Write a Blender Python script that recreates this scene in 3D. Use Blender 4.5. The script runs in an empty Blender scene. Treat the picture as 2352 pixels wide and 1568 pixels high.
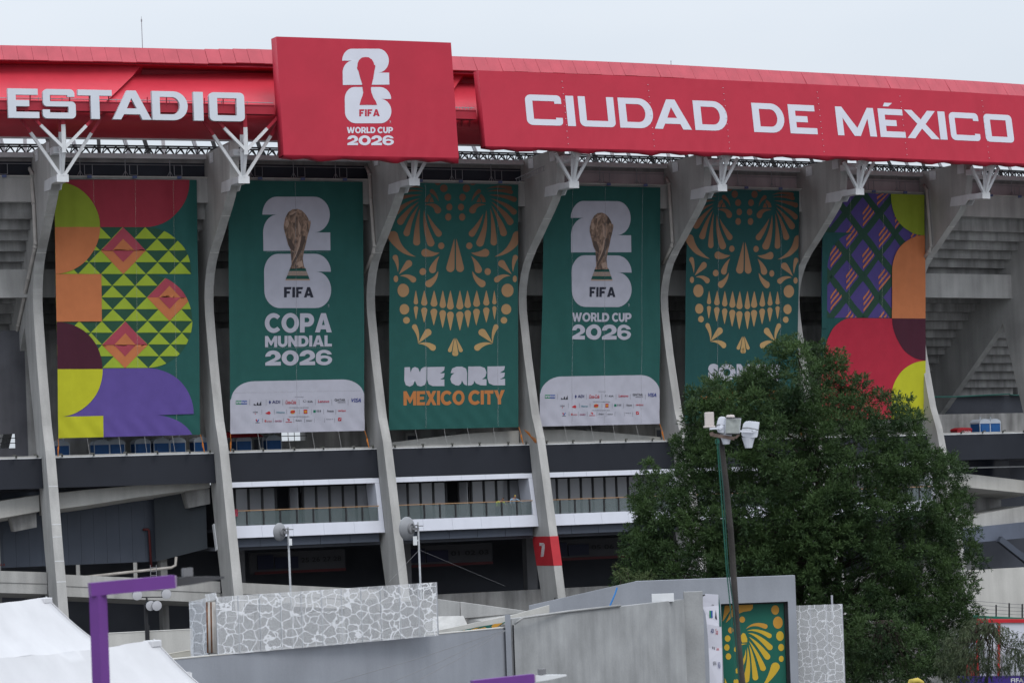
import bpy, bmesh, math, random
from mathutils import Vector, noise
from mathutils.geometry import tessellate_polygon

scene = bpy.context.scene
COL = scene.collection
random.seed(7)

# ---------------------------------------------------------------- camera
F_PX, HY, PHI, CZ = 7000.0, 1159.1, 0.036, 8.5          # focal length (px of a 2352 px wide frame), horizon row, roll, eye height
cs, sn = math.cos(PHI), math.sin(PHI)
cam_data = bpy.data.cameras.new("camera")
cam = bpy.data.objects.new("camera", cam_data)
COL.objects.link(cam)
cam_data.sensor_width = 36.0
cam_data.lens = F_PX / 2352 * 36
cam_data.shift_y = (HY - 784) / 2352
cam_data.clip_start = 1.0
cam_data.clip_end = 6000
from mathutils import Matrix
cam.matrix_world = Matrix(((cs, sn, 0, 0), (0, 0, -1, 0), (-sn, cs, 0, CZ), (0, 0, 0, 1)))
cam_data.dof.use_dof = True
cam_data.dof.focus_distance = 205
cam_data.dof.aperture_fstop = 3.2
scene.camera = cam

# ---------------------------------------------------------------- overcast sky
SUN_EL, SUN_AZ = math.radians(52), math.radians(150)      # azimuth clockwise from +Y
world = bpy.data.worlds.new("World")
scene.world = world
world.use_nodes = True
wn, wl = world.node_tree.nodes, world.node_tree.links
wn.clear()
w_out = wn.new("ShaderNodeOutputWorld"); w_bg = wn.new("ShaderNodeBackground")
w_sky = wn.new("ShaderNodeTexSky"); w_sky.sky_type = 'NISHITA'; w_sky.sun_disc = False
w_sky.sun_elevation = SUN_EL; w_sky.sun_rotation = SUN_AZ; w_sky.dust_density = 4; w_sky.air_density = 1.3
w_tc = wn.new("ShaderNodeTexCoord"); w_sep = wn.new("ShaderNodeSeparateXYZ")
wl.new(w_tc.outputs['Generated'], w_sep.inputs[0])
# cloud deck: brighter towards the zenith (overcast luminance law), soft mottling
w_mx = wn.new("ShaderNodeMath"); w_mx.operation = 'MAXIMUM'; w_mx.inputs[1].default_value = 0.0
wl.new(w_sep.outputs[2], w_mx.inputs[0])
w_ma = wn.new("ShaderNodeMath"); w_ma.operation = 'MULTIPLY_ADD'; w_ma.inputs[1].default_value = 2.0; w_ma.inputs[2].default_value = 1.0
wl.new(w_mx.outputs[0], w_ma.inputs[0])
w_nz = wn.new("ShaderNodeTexNoise"); w_nz.inputs['Scale'].default_value = 2.6; w_nz.inputs['Detail'].default_value = 4
w_mp = wn.new("ShaderNodeMapping"); w_mp.inputs['Scale'].default_value = (1, 1, 3.0)
wl.new(w_tc.outputs['Generated'], w_mp.inputs[0]); wl.new(w_mp.outputs[0], w_nz.inputs['Vector'])
w_rp = wn.new("ShaderNodeValToRGB")
w_rp.color_ramp.elements[0].position = 0.35; w_rp.color_ramp.elements[0].color = (0.565, 0.625, 0.70, 1)
w_rp.color_ramp.elements[1].position = 0.65; w_rp.color_ramp.elements[1].color = (0.66, 0.70, 0.755, 1)
wl.new(w_nz.outputs[0], w_rp.inputs[0])
w_vm = wn.new("ShaderNodeVectorMath"); w_vm.operation = 'SCALE'
wl.new(w_rp.outputs[0], w_vm.inputs[0]); wl.new(w_ma.outputs[0], w_vm.inputs['Scale'])
w_v2 = wn.new("ShaderNodeVectorMath"); w_v2.operation = 'SCALE'; w_v2.inputs['Scale'].default_value = 10.0
wl.new(w_vm.outputs[0], w_v2.inputs[0])
w_mix = wn.new("ShaderNodeMix"); w_mix.data_type = 'RGBA'; w_mix.inputs[0].default_value = 0.93
wl.new(w_sky.outputs[0], w_mix.inputs[6]); wl.new(w_v2.outputs[0], w_mix.inputs[7])
wl.new(w_mix.outputs[2], w_bg.inputs[0]); w_bg.inputs[1].default_value = 0.1
wl.new(w_bg.outputs[0], w_out.inputs[0])

sun_data = bpy.data.lights.new("sun", 'SUN')
sun_data.energy = 1.2; sun_data.angle = math.radians(25); sun_data.color = (1.0, 0.96, 0.9)
sun = bpy.data.objects.new("sun", sun_data); COL.objects.link(sun)
sd = Vector((math.sin(SUN_AZ) * math.cos(SUN_EL), math.cos(SUN_AZ) * math.cos(SUN_EL), math.sin(SUN_EL)))
sun.rotation_euler = (-sd).to_track_quat('-Z', 'Y').to_euler()

vs = scene.view_settings
vs.view_transform = 'Standard'; vs.look = 'None'; vs.gamma = 1.0; vs.exposure = 0.0
vs.use_curve_mapping = False
scene.cycles.max_bounces = 6; scene.cycles.transparent_max_bounces = 12

# ---------------------------------------------------------------- ring geometry of the stadium
RR = 373.8; DC = 574.6; YAW = math.radians(-17.04); TH0 = math.radians(4.84); DT = math.radians(1.93)
CX, CY = DC * math.sin(YAW), DC * math.cos(YAW)
BAY = RR * DT                                            # metres from rib to rib

def P(k, dr, z, t=0.0):
    a = YAW - TH0 - k * DT
    r = RR + dr
    return Vector((CX - r * math.sin(a) + t * math.cos(a), CY - r * math.cos(a) - t * math.sin(a), z))

def ray(px, py):
    a = (px - 1176) / F_PX; b = (HY - py) / F_PX
    return Vector((a * cs + b * sn, 1.0, -a * sn + b * cs))

def at(px, py, y):
    return Vector((0, 0, CZ)) + ray(px, py) * y

def at_z(px, py, z):
    d = ray(px, py)
    return Vector((0, 0, CZ)) + d * ((z - CZ) / d.z)

def on_ring(px, py, dr):
    d = ray(px, py); r = RR + dr
    A = d.x ** 2 + d.y ** 2; B = -2 * (d.x * CX + d.y * CY); C = CX * CX + CY * CY - r * r
    t = (-B - math.sqrt(B * B - 4 * A * C)) / (2 * A)
    th = math.atan2(d.x * t - CX, -(d.y * t - CY)) + YAW
    return (th - TH0) / DT, d.z * t + CZ

def kz(px, py, rf):
    z = 25.0
    for _ in range(5):
        k, z = on_ring(px, py, rf(z))
    return k, z

def on_rib(px, py, k, t=-0.33):
    e = P(k, 1, 0) - P(k, 0, 0); n = P(k, 0, 0, 1) - P(k, 0, 0)
    o = P(k, 0, 0, t); d = ray(px, py)
    lam = (o.x * n.x + o.y * n.y) / (d.x * n.x + d.y * n.y)
    p = d * lam; c0 = P(k, 0, 0)
    return (p.x - c0.x) * e.x + (p.y - c0.y) * e.y, p.z + CZ

# frames of reference for measured outlines: (scale, x0, y0) -> px of the 2352 wide frame
def fr(s, x0, y0):
    return lambda x, y: ((x / s + x0) / 1.7415, (y / s + y0) / 1.7415)

# ---------------------------------------------------------------- materials
MATS = {}
def srgb(r, g, b):
    f = lambda c: (c / 255 / 12.92) if c <= 10 else ((c / 255 + .055) / 1.055) ** 2.4
    return (f(r), f(g), f(b), 1)

def mat(name, col, rough=0.7, var=0.12, scale=0.7, streak=0.0, bump=0.0, bscale=8, metal=0.0, grain=0.0, spec=0.3, trans=0.0, emit=None):
    if name in MATS: return MATS[name]
    m = bpy.data.materials.new(name); m.use_nodes = True; MATS[name] = m
    N, L = m.node_tree.nodes, m.node_tree.links
    b = N['Principled BSDF']
    b.inputs['Roughness'].default_value = rough; b.inputs['Metallic'].default_value = metal
    b.inputs['Specular IOR Level'].default_value = spec
    if len(col) == 3: col = (*col, 1)
    b.inputs['Base Color'].default_value = col
    if var or streak or grain:
        geo = N.new("ShaderNodeNewGeometry")
        def nz(sc, vec=None, det=5):
            t = N.new("ShaderNodeTexNoise"); t.inputs['Scale'].default_value = sc; t.inputs['Detail'].default_value = det
            if vec:
                mp = N.new("ShaderNodeMapping"); mp.inputs['Scale'].default_value = vec
                L.new(geo.outputs['Position'], mp.inputs[0]); L.new(mp.outputs[0], t.inputs['Vector'])
            else: L.new(geo.outputs['Position'], t.inputs['Vector'])
            return t.outputs[0]
        def rng(o, lo, hi, a=.3, c=.7):
            r = N.new("ShaderNodeMapRange"); r.inputs[1].default_value = a; r.inputs[2].default_value = c
            r.inputs[3].default_value = lo; r.inputs[4].default_value = hi; L.new(o, r.inputs[0]); return r.outputs[0]
        f = rng(nz(scale), 1 - var, 1 + var)
        def mul(a, c):
            q = N.new("ShaderNodeMath"); q.operation = 'MULTIPLY'; L.new(a, q.inputs[0]); L.new(c, q.inputs[1]); return q.outputs[0]
        if streak: f = mul(f, rng(nz(1.0, (1.6, 1.6, 0.16)), 1 - streak, 1.0, .3, .66))
        if grain: f = mul(f, rng(nz(14, None, 8), 1 - grain, 1 + grain))
        vm = N.new("ShaderNodeVectorMath"); vm.operation = 'SCALE'; vm.inputs[0].default_value = col[:3]
        L.new(f, vm.inputs['Scale']); L.new(vm.outputs[0], b.inputs['Base Color'])
        if bump:
            bp = N.new("ShaderNodeBump"); bp.inputs['Strength'].default_value = bump; bp.inputs['Distance'].default_value = 0.03
            L.new(nz(bscale), bp.inputs['Height']); L.new(bp.outputs[0], b.inputs['Normal'])
    if trans:
        tr = N.new("ShaderNodeBsdfTransparent"); mx = N.new("ShaderNodeMixShader"); mx.inputs[0].default_value = trans
        L.new(b.outputs[0], mx.inputs[1]); L.new(tr.outputs[0], mx.inputs[2]); L.new(mx.outputs[0], N['Material Output'].inputs[0])
    return m

def cloth(name, col, rough=0.75, var=0.05):
    return mat(name, col, rough, var, 1.3, 0, .25, 6, spec=.25)

concrete = mat("concrete", (.435, .43, .42), .85, .13, .35, .22, .35, 10, grain=.05)
concrete_dark = mat("weathered_concrete", (.35, .345, .34), .9, .2, .5, .45, .35, 8, grain=.06)
concrete_pale = mat("pale_concrete", (.50, .49, .465), .85, .08, .4, .15, .2, 9, grain=.04)
white_paint = mat("white_paint", (.66, .67, .69), .5, .07, .9, .12)
white_panel = mat("white_panel", (.62, .64, .72), .45, .03, .5, .04)
navy_panel = mat("charcoal_panel", (.0165, .019, .027), .6, .08, .4, .05, spec=.2)
slate_panel = mat("slate_panel", (.075, .088, .118), .5, .08, .5, .08)
black_steel = mat("black_steel", (.02, .02, .023), .6, .1)
grey_steel = mat("grey_steel", (.28, .28, .30), .5, .1, metal=.3)
pipe_paint = mat("pipe_paint", (.52, .49, .46), .6, .1, 1.5, .3)
red_roof = mat("red_roof_membrane", (.51, .036, .058), .42, .09, .25, .06, .12, .8)
red_pale = mat("red_roof_sheet", (.42, .062, .085), .5, .10, .8, .08, .1, 3)
red_steel = mat("red_steel", (.34, .018, .036), .5, .1)
red_sign = mat("red_sign_fabric", (.41, .018, .042), .6, .05, .5, 0, .3, 2.2)
white_print = mat("white_print", (.56, .57, .64), .6, .03)
glass = mat("tinted_glass", (.225, .23, .25), .08, .04, .5, spec=.8, trans=.22)
rail_glass = mat("rail_glass", (.13, .165, .17), .05, 0, spec=.8, trans=.5)
blind = mat("roller_blind", (.62, .60, .64), .8, .04)
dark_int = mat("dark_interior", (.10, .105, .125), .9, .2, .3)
wood = mat("rail_wood", (.36, .22, .12), .6, .15, 3)

# ---------------------------------------------------------------- mesh helpers
class MB:
    def __init__(s): s.v, s.f, s.m = [], [], []
    def face(s, pts, m=0):
        i = len(s.v); s.v += [Vector(p) for p in pts]; s.f.append(list(range(i, i + len(pts)))); s.m.append(m)
    def mesh(s, vs_, fs, m=0):
        i = len(s.v); s.v += [Vector(p) for p in vs_]
        for f in fs: s.f.append([i + a for a in f]); s.m.append(m)
    def hexa(s, q, m=0):
        """8 corners: bottom 4 (ccw), top 4"""
        s.mesh(q, [(3, 2, 1, 0), (4, 5, 6, 7), (0, 1, 5, 4), (1, 2, 6, 5), (2, 3, 7, 6), (3, 0, 4, 7)], m)
    def box(s, c, sx, sy, sz, m=0, ax=None, ay=None, az=None):
        ax = ax or Vector((1, 0, 0)); ay = ay or Vector((0, 1, 0)); az = az or Vector((0, 0, 1)); c = Vector(c)
        q = [c + ax * (a * sx / 2) + ay * (b * sy / 2) + az * (d * sz / 2) for d in (-1, 1) for a, b in ((-1, -1), (1, -1), (1, 1), (-1, 1))]
        s.hexa(q, m)
    def beam(s, a, b, w, h=None, m=0, up=None):
        a, b = Vector(a), Vector(b); h = h or w; d = (b - a); ln = d.length; d.normalize()
        up = up or Vector((0, 0, 1))
        if abs(d.dot(up)) > .95: up = Vector((0, 1, 0))
        x = d.cross(up).normalized(); u = x.cross(d).normalized()
        s.box((a + b) / 2, ln, w, h, m, d, x, u)
    def tube(s, pts, r, n=8, m=0, cap=True):
        pts = [Vector(p) for p in pts]; rs = r if isinstance(r, (list, tuple)) else [r] * len(pts)
        base = len(s.v); prev = None
        for i, p in enumerate(pts):
            d = (pts[min(i + 1, len(pts) - 1)] - pts[max(i - 1, 0)]).normalized()
            if prev is None:
                u = Vector((0, 0, 1)) if abs(d.z) < .9 else Vector((1, 0, 0)); x = d.cross(u).normalized()
            else: x = (prev - d * prev.dot(d)).normalized()
            prev = x; y = d.cross(x)
            for j in range(n):
                a = 2 * math.pi * j / n; s.v.append(p + (x * math.cos(a) + y * math.sin(a)) * rs[i])
        for i in range(len(pts) - 1):
            for j in range(n):
                s.f.append([base + i * n + j, base + i * n + (j + 1) % n, base + (i + 1) * n + (j + 1) % n, base + (i + 1) * n + j]); s.m.append(m)
        if cap:
            s.f.append([base + j for j in range(n)][::-1]); s.m.append(m)
            e = base + (len(pts) - 1) * n; s.f.append([e + j for j in range(n)]); s.m.append(m)
    def lathe(s, prof, n=20, m=0, o=Vector((0, 0, 0)), ax=Vector((0, 0, 1))):
        ax = ax.normalized(); u = Vector((0, 0, 1)) if abs(ax.z) < .9 else Vector((1, 0, 0))
        x = ax.cross(u).normalized(); y = ax.cross(x); base = len(s.v)
        for (r, h) in prof:
            for j in range(n):
                a = 2 * math.pi * j / n; s.v.append(Vector(o) + ax * h + (x * math.cos(a) + y * math.sin(a)) * r)
        for i in range(len(prof) - 1):
            for j in range(n):
                s.f.append([base + i * n + j, base + i * n + (j + 1) % n, base + (i + 1) * n + (j + 1) % n, base + (i + 1) * n + j]); s.m.append(m)
    def sweep(s, prof, ka, kb, n=2, ta=0.0, tb=0.0, m=0, caps=True):
        """closed (dr, z) outline swept along the ring between ka and kb, trimmed ta/tb metres"""
        ka += ta / BAY; kb -= tb / BAY; base = len(s.v); np_ = len(prof)
        for i in range(n + 1):
            k = ka + (kb - ka) * i / n
            for (dr, z) in prof: s.v.append(P(k, dr, z))
        for i in range(n):
            for j in range(np_):
                s.f.append([base + i * np_ + j, base + i * np_ + (j + 1) % np_, base + (i + 1) * np_ + (j + 1) % np_, base + (i + 1) * np_ + j]); s.m.append(m)
        if caps:
            s.f.append([base + j for j in range(np_)]); s.m.append(m)
            s.f.append([base + n * np_ + j for j in range(np_)][::-1]); s.m.append(m)
    def ringbox(s, ka, kb, r0, r1, z0, z1, n=2, ta=0, tb=0, m=0):
        s.sweep([(r0, z0), (r1, z0), (r1, z1), (r0, z1)], ka, kb, n, ta, tb, m)
    def extrude(s, loops, mapf, d0, d1, m=0, ms=None):
        """2-D outline with holes -> solid; mapf(x, y, d)"""
        ms = m if ms is None else ms
        flat = [p for lp in loops for p in lp]
        tris = tessellate_polygon([[Vector((x, y, 0)) for x, y in lp] for lp in loops])
        fr_ = [mapf(x, y, d1) for x, y in flat]; bk = [mapf(x, y, d0) for x, y in flat]
        i = len(s.v); s.v += fr_ + bk; nn = len(flat)
        for t in tris:
            s.f.append([i + a for a in t]); s.m.append(m); s.f.append([i + nn + a for a in t][::-1]); s.m.append(m)
        o = 0
        for lp in loops:
            for j in range(len(lp)):
                a, b = o + j, o + (j + 1) % len(lp)
                s.f.append([i + a, i + b, i + nn + b, i + nn + a]); s.m.append(ms)
            o += len(lp)

ORG = {}
def link(o, parent=None):
    COL.objects.link(o)
    if parent is not None: o.parent = parent
    return o

def tag(o, label=None, cat=None, group=None, kind=None):
    if label: o['label'] = label
    if cat: o['category'] = cat
    if group: o['group'] = group
    if kind: o['kind'] = kind
    return o

def thing(name, label, cat, loc, group=None):
    o = bpy.data.objects.new(name, None); o.empty_display_size = .3; o.location = loc
    ORG[o.name] = Vector(loc); link(o); return tag(o, label, cat, group)

def build(name, mb, mats, parent=None, smooth=False, label=None, cat=None, group=None, kind=None, recalc=True):
    if not isinstance(mats, (list, tuple)): mats = [mats]
    if parent is not None: o_ = ORG[parent.name]
    else:
        xs = [v.x for v in mb.v]; ys = [v.y for v in mb.v]; zs = [v.z for v in mb.v]
        o_ = Vector(((min(xs) + max(xs)) / 2, (min(ys) + max(ys)) / 2, min(zs)))
    me = bpy.data.meshes.new(name)
    me.from_pydata([(v - o_)[:] for v in mb.v], [], mb.f)
    for mt in mats: me.materials.append(mt)
    me.polygons.foreach_set('material_index', mb.m)
    if recalc:
        bm = bmesh.new(); bm.from_mesh(me); bmesh.ops.remove_doubles(bm, verts=bm.verts, dist=1e-5)
        bmesh.ops.recalc_face_normals(bm, faces=bm.faces); bm.to_mesh(me); bm.free()
    if smooth: me.polygons.foreach_set('use_smooth', [True] * len(me.polygons))
    me.update()
    o = bpy.data.objects.new(name, me)
    if parent is None: o.location = o_
    link(o, parent); ORG[o.name] = o_
    return tag(o, label, cat, group, kind)

def arc(cx, cy, rx, ry, a0, a1, n=12):
    return [(cx + rx * math.cos(math.radians(a0 + (a1 - a0) * i / n)), cy + ry * math.sin(math.radians(a0 + (a1 - a0) * i / n))) for i in range(n + 1)]

def petal(tip, ctrl, end, hw, n=14):
    """curved teardrop from a sharp tip to a round end"""
    L_, R_ = [], []
    def bz(t): return ((1 - t) ** 2 * tip[0] + 2 * t * (1 - t) * ctrl[0] + t * t * end[0], (1 - t) ** 2 * tip[1] + 2 * t * (1 - t) * ctrl[1] + t * t * end[1])
    for i in range(n + 1):
        t = i / n; x, y = bz(t); x2, y2 = bz(min(1, t + .01)); x1, y1 = bz(max(0, t - .01))
        dx, dy = x2 - x1, y2 - y1; l = math.hypot(dx, dy) or 1; dx /= l; dy /= l
        w = hw * t ** .88
        L_.append((x - dy * w, y + dx * w)); R_.append((x + dy * w, y - dx * w))
    a0 = math.atan2(L_[-1][1] - end[1], L_[-1][0] - end[0])
    cap = [(end[0] + hw * math.cos(a0 - math.pi * i / 8), end[1] + hw * math.sin(a0 - math.pi * i / 8)) for i in range(1, 8)]
    return L_ + cap + R_[::-1][:-1]

def drop(tip, end, hw): return petal(tip, ((tip[0] + end[0]) / 2, (tip[1] + end[1]) / 2), end, hw)
def disc(x, y, rx, ry=None): return arc(x, y, rx, ry or rx, 0, 360, 24)[:-1]

def clip(poly, conv):
    """Sutherland-Hodgman against a convex outline"""
    def area(p): return sum(p[i][0] * p[(i + 1) % len(p)][1] - p[(i + 1) % len(p)][0] * p[i][1] for i in range(len(p)))
    if area(conv) < 0: conv = conv[::-1]
    out = poly
    for i in range(len(conv)):
        a, b = conv[i], conv[(i + 1) % len(conv)]
        if abs(a[0] - b[0]) + abs(a[1] - b[1]) < 1e-9: continue
        ins = lambda p: (b[0] - a[0]) * (p[1] - a[1]) - (b[1] - a[1]) * (p[0] - a[0]) >= -1e-9
        inp, out = out, []
        for j in range(len(inp)):
            p, q = inp[j], inp[(j + 1) % len(inp)]
            if ins(p) != ins(q):
                d1 = (b[0] - a[0]) * (p[1] - a[1]) - (b[1] - a[1]) * (p[0] - a[0])
                d2 = (b[0] - a[0]) * (q[1] - a[1]) - (b[1] - a[1]) * (q[0] - a[0])
                t = d1 / (d1 - d2); x = (p[0] + t * (q[0] - p[0]), p[1] + t * (q[1] - p[1]))
                if ins(p): out += [p, x]
                else: out.append(x)
            elif ins(p): out.append(p)
        if len(out) < 3: return []
    return out

_txt, _grp = {}, {}
def text_polys(s, bold=0.0, shear=0.0):
    """glyph faces of a line of text, normalised to the unit box (y down)"""
    key = (s, bold, shear)
    if key in _txt: return _txt[key]
    cu = bpy.data.curves.new("t", 'FONT'); cu.body = s; cu.dimensions = '2D'; cu.fill_mode = 'BOTH'; cu.resolution_u = 3
    cu.offset = bold; cu.shear = shear; cu.space_character = 1 + bold * 2
    o = bpy.data.objects.new("t", cu); COL.objects.link(o)
    dg = bpy.context.evaluated_depsgraph_get(); me = o.evaluated_get(dg).to_mesh()
    vs_ = [(v.co.x, v.co.y) for v in me.vertices]; fs = [list(p.vertices) for p in me.polygons]
    x0 = min(v[0] for v in vs_); x1 = max(v[0] for v in vs_); y0 = min(v[1] for v in vs_); y1 = max(v[1] for v in vs_)
    vs_ = [((x - x0) / (x1 - x0), 1 - (y - y0) / (y1 - y0)) for x, y in vs_]
    o.evaluated_get(dg).to_mesh_clear(); bpy.data.objects.remove(o); bpy.data.curves.remove(cu)
    _txt[key] = [[vs_[i] for i in f] for f in fs]
    up = list(range(len(vs_)))                           # faces of one glyph hang together: number the glyphs
    def find(i):
        while up[i] != i: up[i] = up[up[i]]; i = up[i]
        return i
    for f in fs:
        for i in f[1:]: up[find(i)] = find(f[0])
    _grp[key] = [find(f[0]) for f in fs]
    return _txt[key]

def glyphs(s, bold=0.0, shear=0.0):
    ps = text_polys(s, bold, shear); g_ = {}
    for p, q in zip(ps, _grp[(s, bold, shear)]): g_.setdefault(q, []).append(p)
    return list(g_.values())

def quad_map(c):
    """unit box -> quad corners (tl, tr, br, bl)"""
    tl, tr, br, bl = c
    return lambda u, v: tuple((tl[i] * (1 - u) + tr[i] * u) * (1 - v) + (bl[i] * (1 - u) + br[i] * u) * v for i in (0, 1))

def rect_map(x0, y0, x1, y1, skew=0.0):
    return quad_map(((x0, y0), (x1, y0 + skew), (x1, y1 + skew), (x0, y1)))

# heavy geometric capitals and figures, unit height, y up: outline loops and advance width
def _ring(w, s, sv, a0, a1):
    return arc(w / 2, .5, w / 2, .5, a0, a1, 26) + arc(w / 2, .5, w / 2 - s, .5 - sv, a1, a0, 26)
_S = .25
HG = {
 'I': ([[(0, 0), (.27, 0), (.27, 1), (0, 1)]], .27),
 'L': ([[(0, 0), (.66, 0), (.66, .24), (.27, .24), (.27, 1), (0, 1)]], .66),
 'T': ([[(.26, 0), (.53, 0), (.53, .76), (.79, .76), (.79, 1), (0, 1), (0, .76), (.26, .76)]], .79),
 'F': ([[(0, 0), (.27, 0), (.27, .36), (.58, .36), (.58, .6), (.27, .6), (.27, .77), (.68, .77), (.76, 1), (0, 1)]], .74),
 'E': ([[(0, 0), (.7, 0), (.7, .22), (.27, .22), (.27, .39), (.62, .39), (.62, .61), (.27, .61), (.27, .78), (.7, .78), (.7, 1), (0, 1)]], .7),
 'A': ([[(0, 0), (.29, 0), (.34, .16), (.64, .16), (.69, 0), (.99, 0), (.64, 1), (.35, 1)], [(.41, .38), (.575, .38), (.49, .68)]], .99),
 'M': ([[(0, 0), (.27, 0), (.27, .52), (.5, .14), (.58, .14), (.81, .52), (.81, 0), (1.08, 0), (1.08, 1), (.82, 1), (.54, .52), (.26, 1), (0, 1)]], 1.08),
 'N': ([[(0, 0), (.27, 0), (.27, .5), (.62, 0), (.87, 0), (.87, 1), (.6, 1), (.6, .5), (.25, 1), (0, 1)]], .87),
 'W': ([[(.27, 0), (.53, 0), (.7, .52), (.87, 0), (1.13, 0), (1.4, 1), (1.11, 1), (.98, .42), (.8, 1), (.6, 1), (.42, .42), (.29, 1), (0, 1)]], 1.4),
 'X': ([[(0, 0), (.3, 0), (.45, .28), (.6, 0), (.91, 0), (.61, .5), (.9, 1), (.6, 1), (.45, .73), (.31, 1), (.01, 1), (.3, .5)]], .91),
 'Y': ([[(.3, 0), (.57, 0), (.57, .36), (.88, 1), (.58, 1), (.44, .62), (.3, 1), (0, 1), (.3, .36)]], .88),
 'U': ([[(0, 1)] + arc(.43, .4, .43, .41, 180, 360, 16) + [(.86, 1), (.59, 1)] + arc(.43, .42, .16, .18, 360, 180, 12) + [(.27, 1)]], .86),
 'D': ([[(0, 0)] + arc(.42, .5, .47, .5, -90, 90, 18) + [(0, 1)], [(.27, .24)] + arc(.40, .5, .21, .26, -90, 90, 14) + [(.27, .76)]], .89),
 'P': ([[(0, 0), (.27, 0), (.27, .3)] + arc(.45, .65, .37, .35, -90, 90, 16) + [(0, 1)], [(.27, .53)] + arc(.42, .65, .12, .12, -90, 90, 10) + [(.27, .77)]], .82),
 'R': ([[(0, 0), (.27, 0), (.27, .31), (.38, .31), (.56, 0), (.88, 0), (.66, .37)] + arc(.47, .67, .36, .33, -50, 90, 14) + [(0, 1)], [(.27, .54)] + arc(.44, .66, .12, .12, -90, 90, 10) + [(.27, .78)]], .86),
 'O': ([arc(.52, .5, .52, .52, 0, 360, 32)[:-1], arc(.52, .5, .25, .29, 0, 360, 24)[:-1]], 1.04),
 'C': ([arc(.52, .5, .52, .52, 42, 318, 28) + arc(.54, .5, .27, .28, 318, 42, 22)], .93),
 '2': ([[(0, .6)] + arc(.5, .62, .5, .40, 178, 0, 18) + [(.97, .5), (.86, .4), (.56, .25), (1.0, .25), (1.0, 0), (0, 0), (0, .2), (.6, .5), (.66, .58)] + arc(.5, .62, .16, .14, 0, 178, 10)], 1.0),
 '0': ([rr_ for rr_ in ([arc(.57, .5, .57, .52, 0, 360, 32)[:-1], arc(.57, .5, .25, .26, 0, 360, 24)[:-1]])], 1.14),
 '6': ([arc(.53, .62, .52, .40, 12, 180, 16) + arc(.53, .36, .53, .38, 180, 360, 18) + arc(.53, .36, .53, .28, 0, 110, 10) + [(.31, .62)] + arc(.53, .66, .22, .15, 180, 15, 10), arc(.55, .33, .24, .13, 0, 360, 20)[:-1]], 1.06),
}
def heavy(tx, gap=.05):
    """glyph faces of a heavy line of text, one list per glyph, in the unit box (y down)"""
    x = 0; out = []
    for ch in tx:
        if ch == ' ': x += .3; continue
        loops, w = HG[ch]; flat = [(p[0] + x, 1 - p[1]) for lp in loops for p in lp]
        tri = tessellate_polygon([[Vector((p[0], p[1], 0)) for p in lp] for lp in loops]); out.append([[flat[i] for i in t] for t in tri]); x += w + gap
    x -= gap
    return [[[(p[0] / x, p[1]) for p in t] for t in g_] for g_ in out]

CELL = 0.2
def print_on(name, layers, surf, mats, parent, cell=CELL, smooth=True, kind=None):
    """layers: [(points in (s, z) metres, material index, layer)] cut into a fine grid and laid on a surface surf(s, z, layer)"""
    bm = bmesh.new()
    lay = [0, 1e9, -1e9, 1e9, -1e9]
    for pts, mi, ly in layers:
        if len(pts) < 3: continue
        v3 = [Vector((x, y, 0)) for x, y in pts]
        for t in ([list(range(len(pts)))] if len(pts) <= 3 else tessellate_polygon([v3])):
            a = [v3[i] for i in t]
            if (a[1] - a[0]).cross(a[2] - a[0]).length < 1e-9: continue
            try: f = bm.faces.new([bm.verts.new((q.x, q.y, ly)) for q in a]); f.material_index = mi
            except ValueError: pass
    xs = [v.co.x for v in bm.verts]; ys = [v.co.y for v in bm.verts]
    for ax, vals in ((0, xs), (1, ys)):
        i0 = math.floor(min(vals) / cell) + 1; i1 = math.ceil(max(vals) / cell)
        for i in range(i0, i1):
            co = Vector((0, 0, 0)); co[ax] = i * cell; no = Vector((0, 0, 0)); no[ax] = 1
            bmesh.ops.bisect_plane(bm, geom=bm.verts[:] + bm.edges[:] + bm.faces[:], dist=1e-5, plane_co=co, plane_no=no)
    bmesh.ops.remove_doubles(bm, verts=bm.verts, dist=1e-5)
    o_ = ORG[parent.name]
    for v in bm.verts: v.co = surf(v.co.x, v.co.y, v.co.z) - o_
    me = bpy.data.meshes.new(name); bm.to_mesh(me); bm.free()
    for mt in mats: me.materials.append(mt)
    if smooth: me.polygons.foreach_set('use_smooth', [True] * len(me.polygons))
    o = bpy.data.objects.new(name, me); link(o, parent); ORG[o.name] = o_
    return tag(o, kind=kind)

# ---------------------------------------------------------------- ground
GZ = -4.0                                               # the esplanade lies below the terrace the camera looks from
asphalt = mat("asphalt", (.11, .108, .105), .9, .25, .3, 0, .3, 12)
g = MB(); g.face([(-1500, -200, GZ), (1500, -200, GZ), (1500, 3500, GZ), (-1500, 3500, GZ)])
tag(build('ground', g, asphalt), kind='structure')
g = MB(); g.box((0, -41, GZ / 2 + .01), 400, 318, -GZ - .02)
tag(build('terrace', g, mat("terrace_paving", (.20, .195, .19), .9, .2, .5, 0, .3, 10)), kind='structure')
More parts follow.
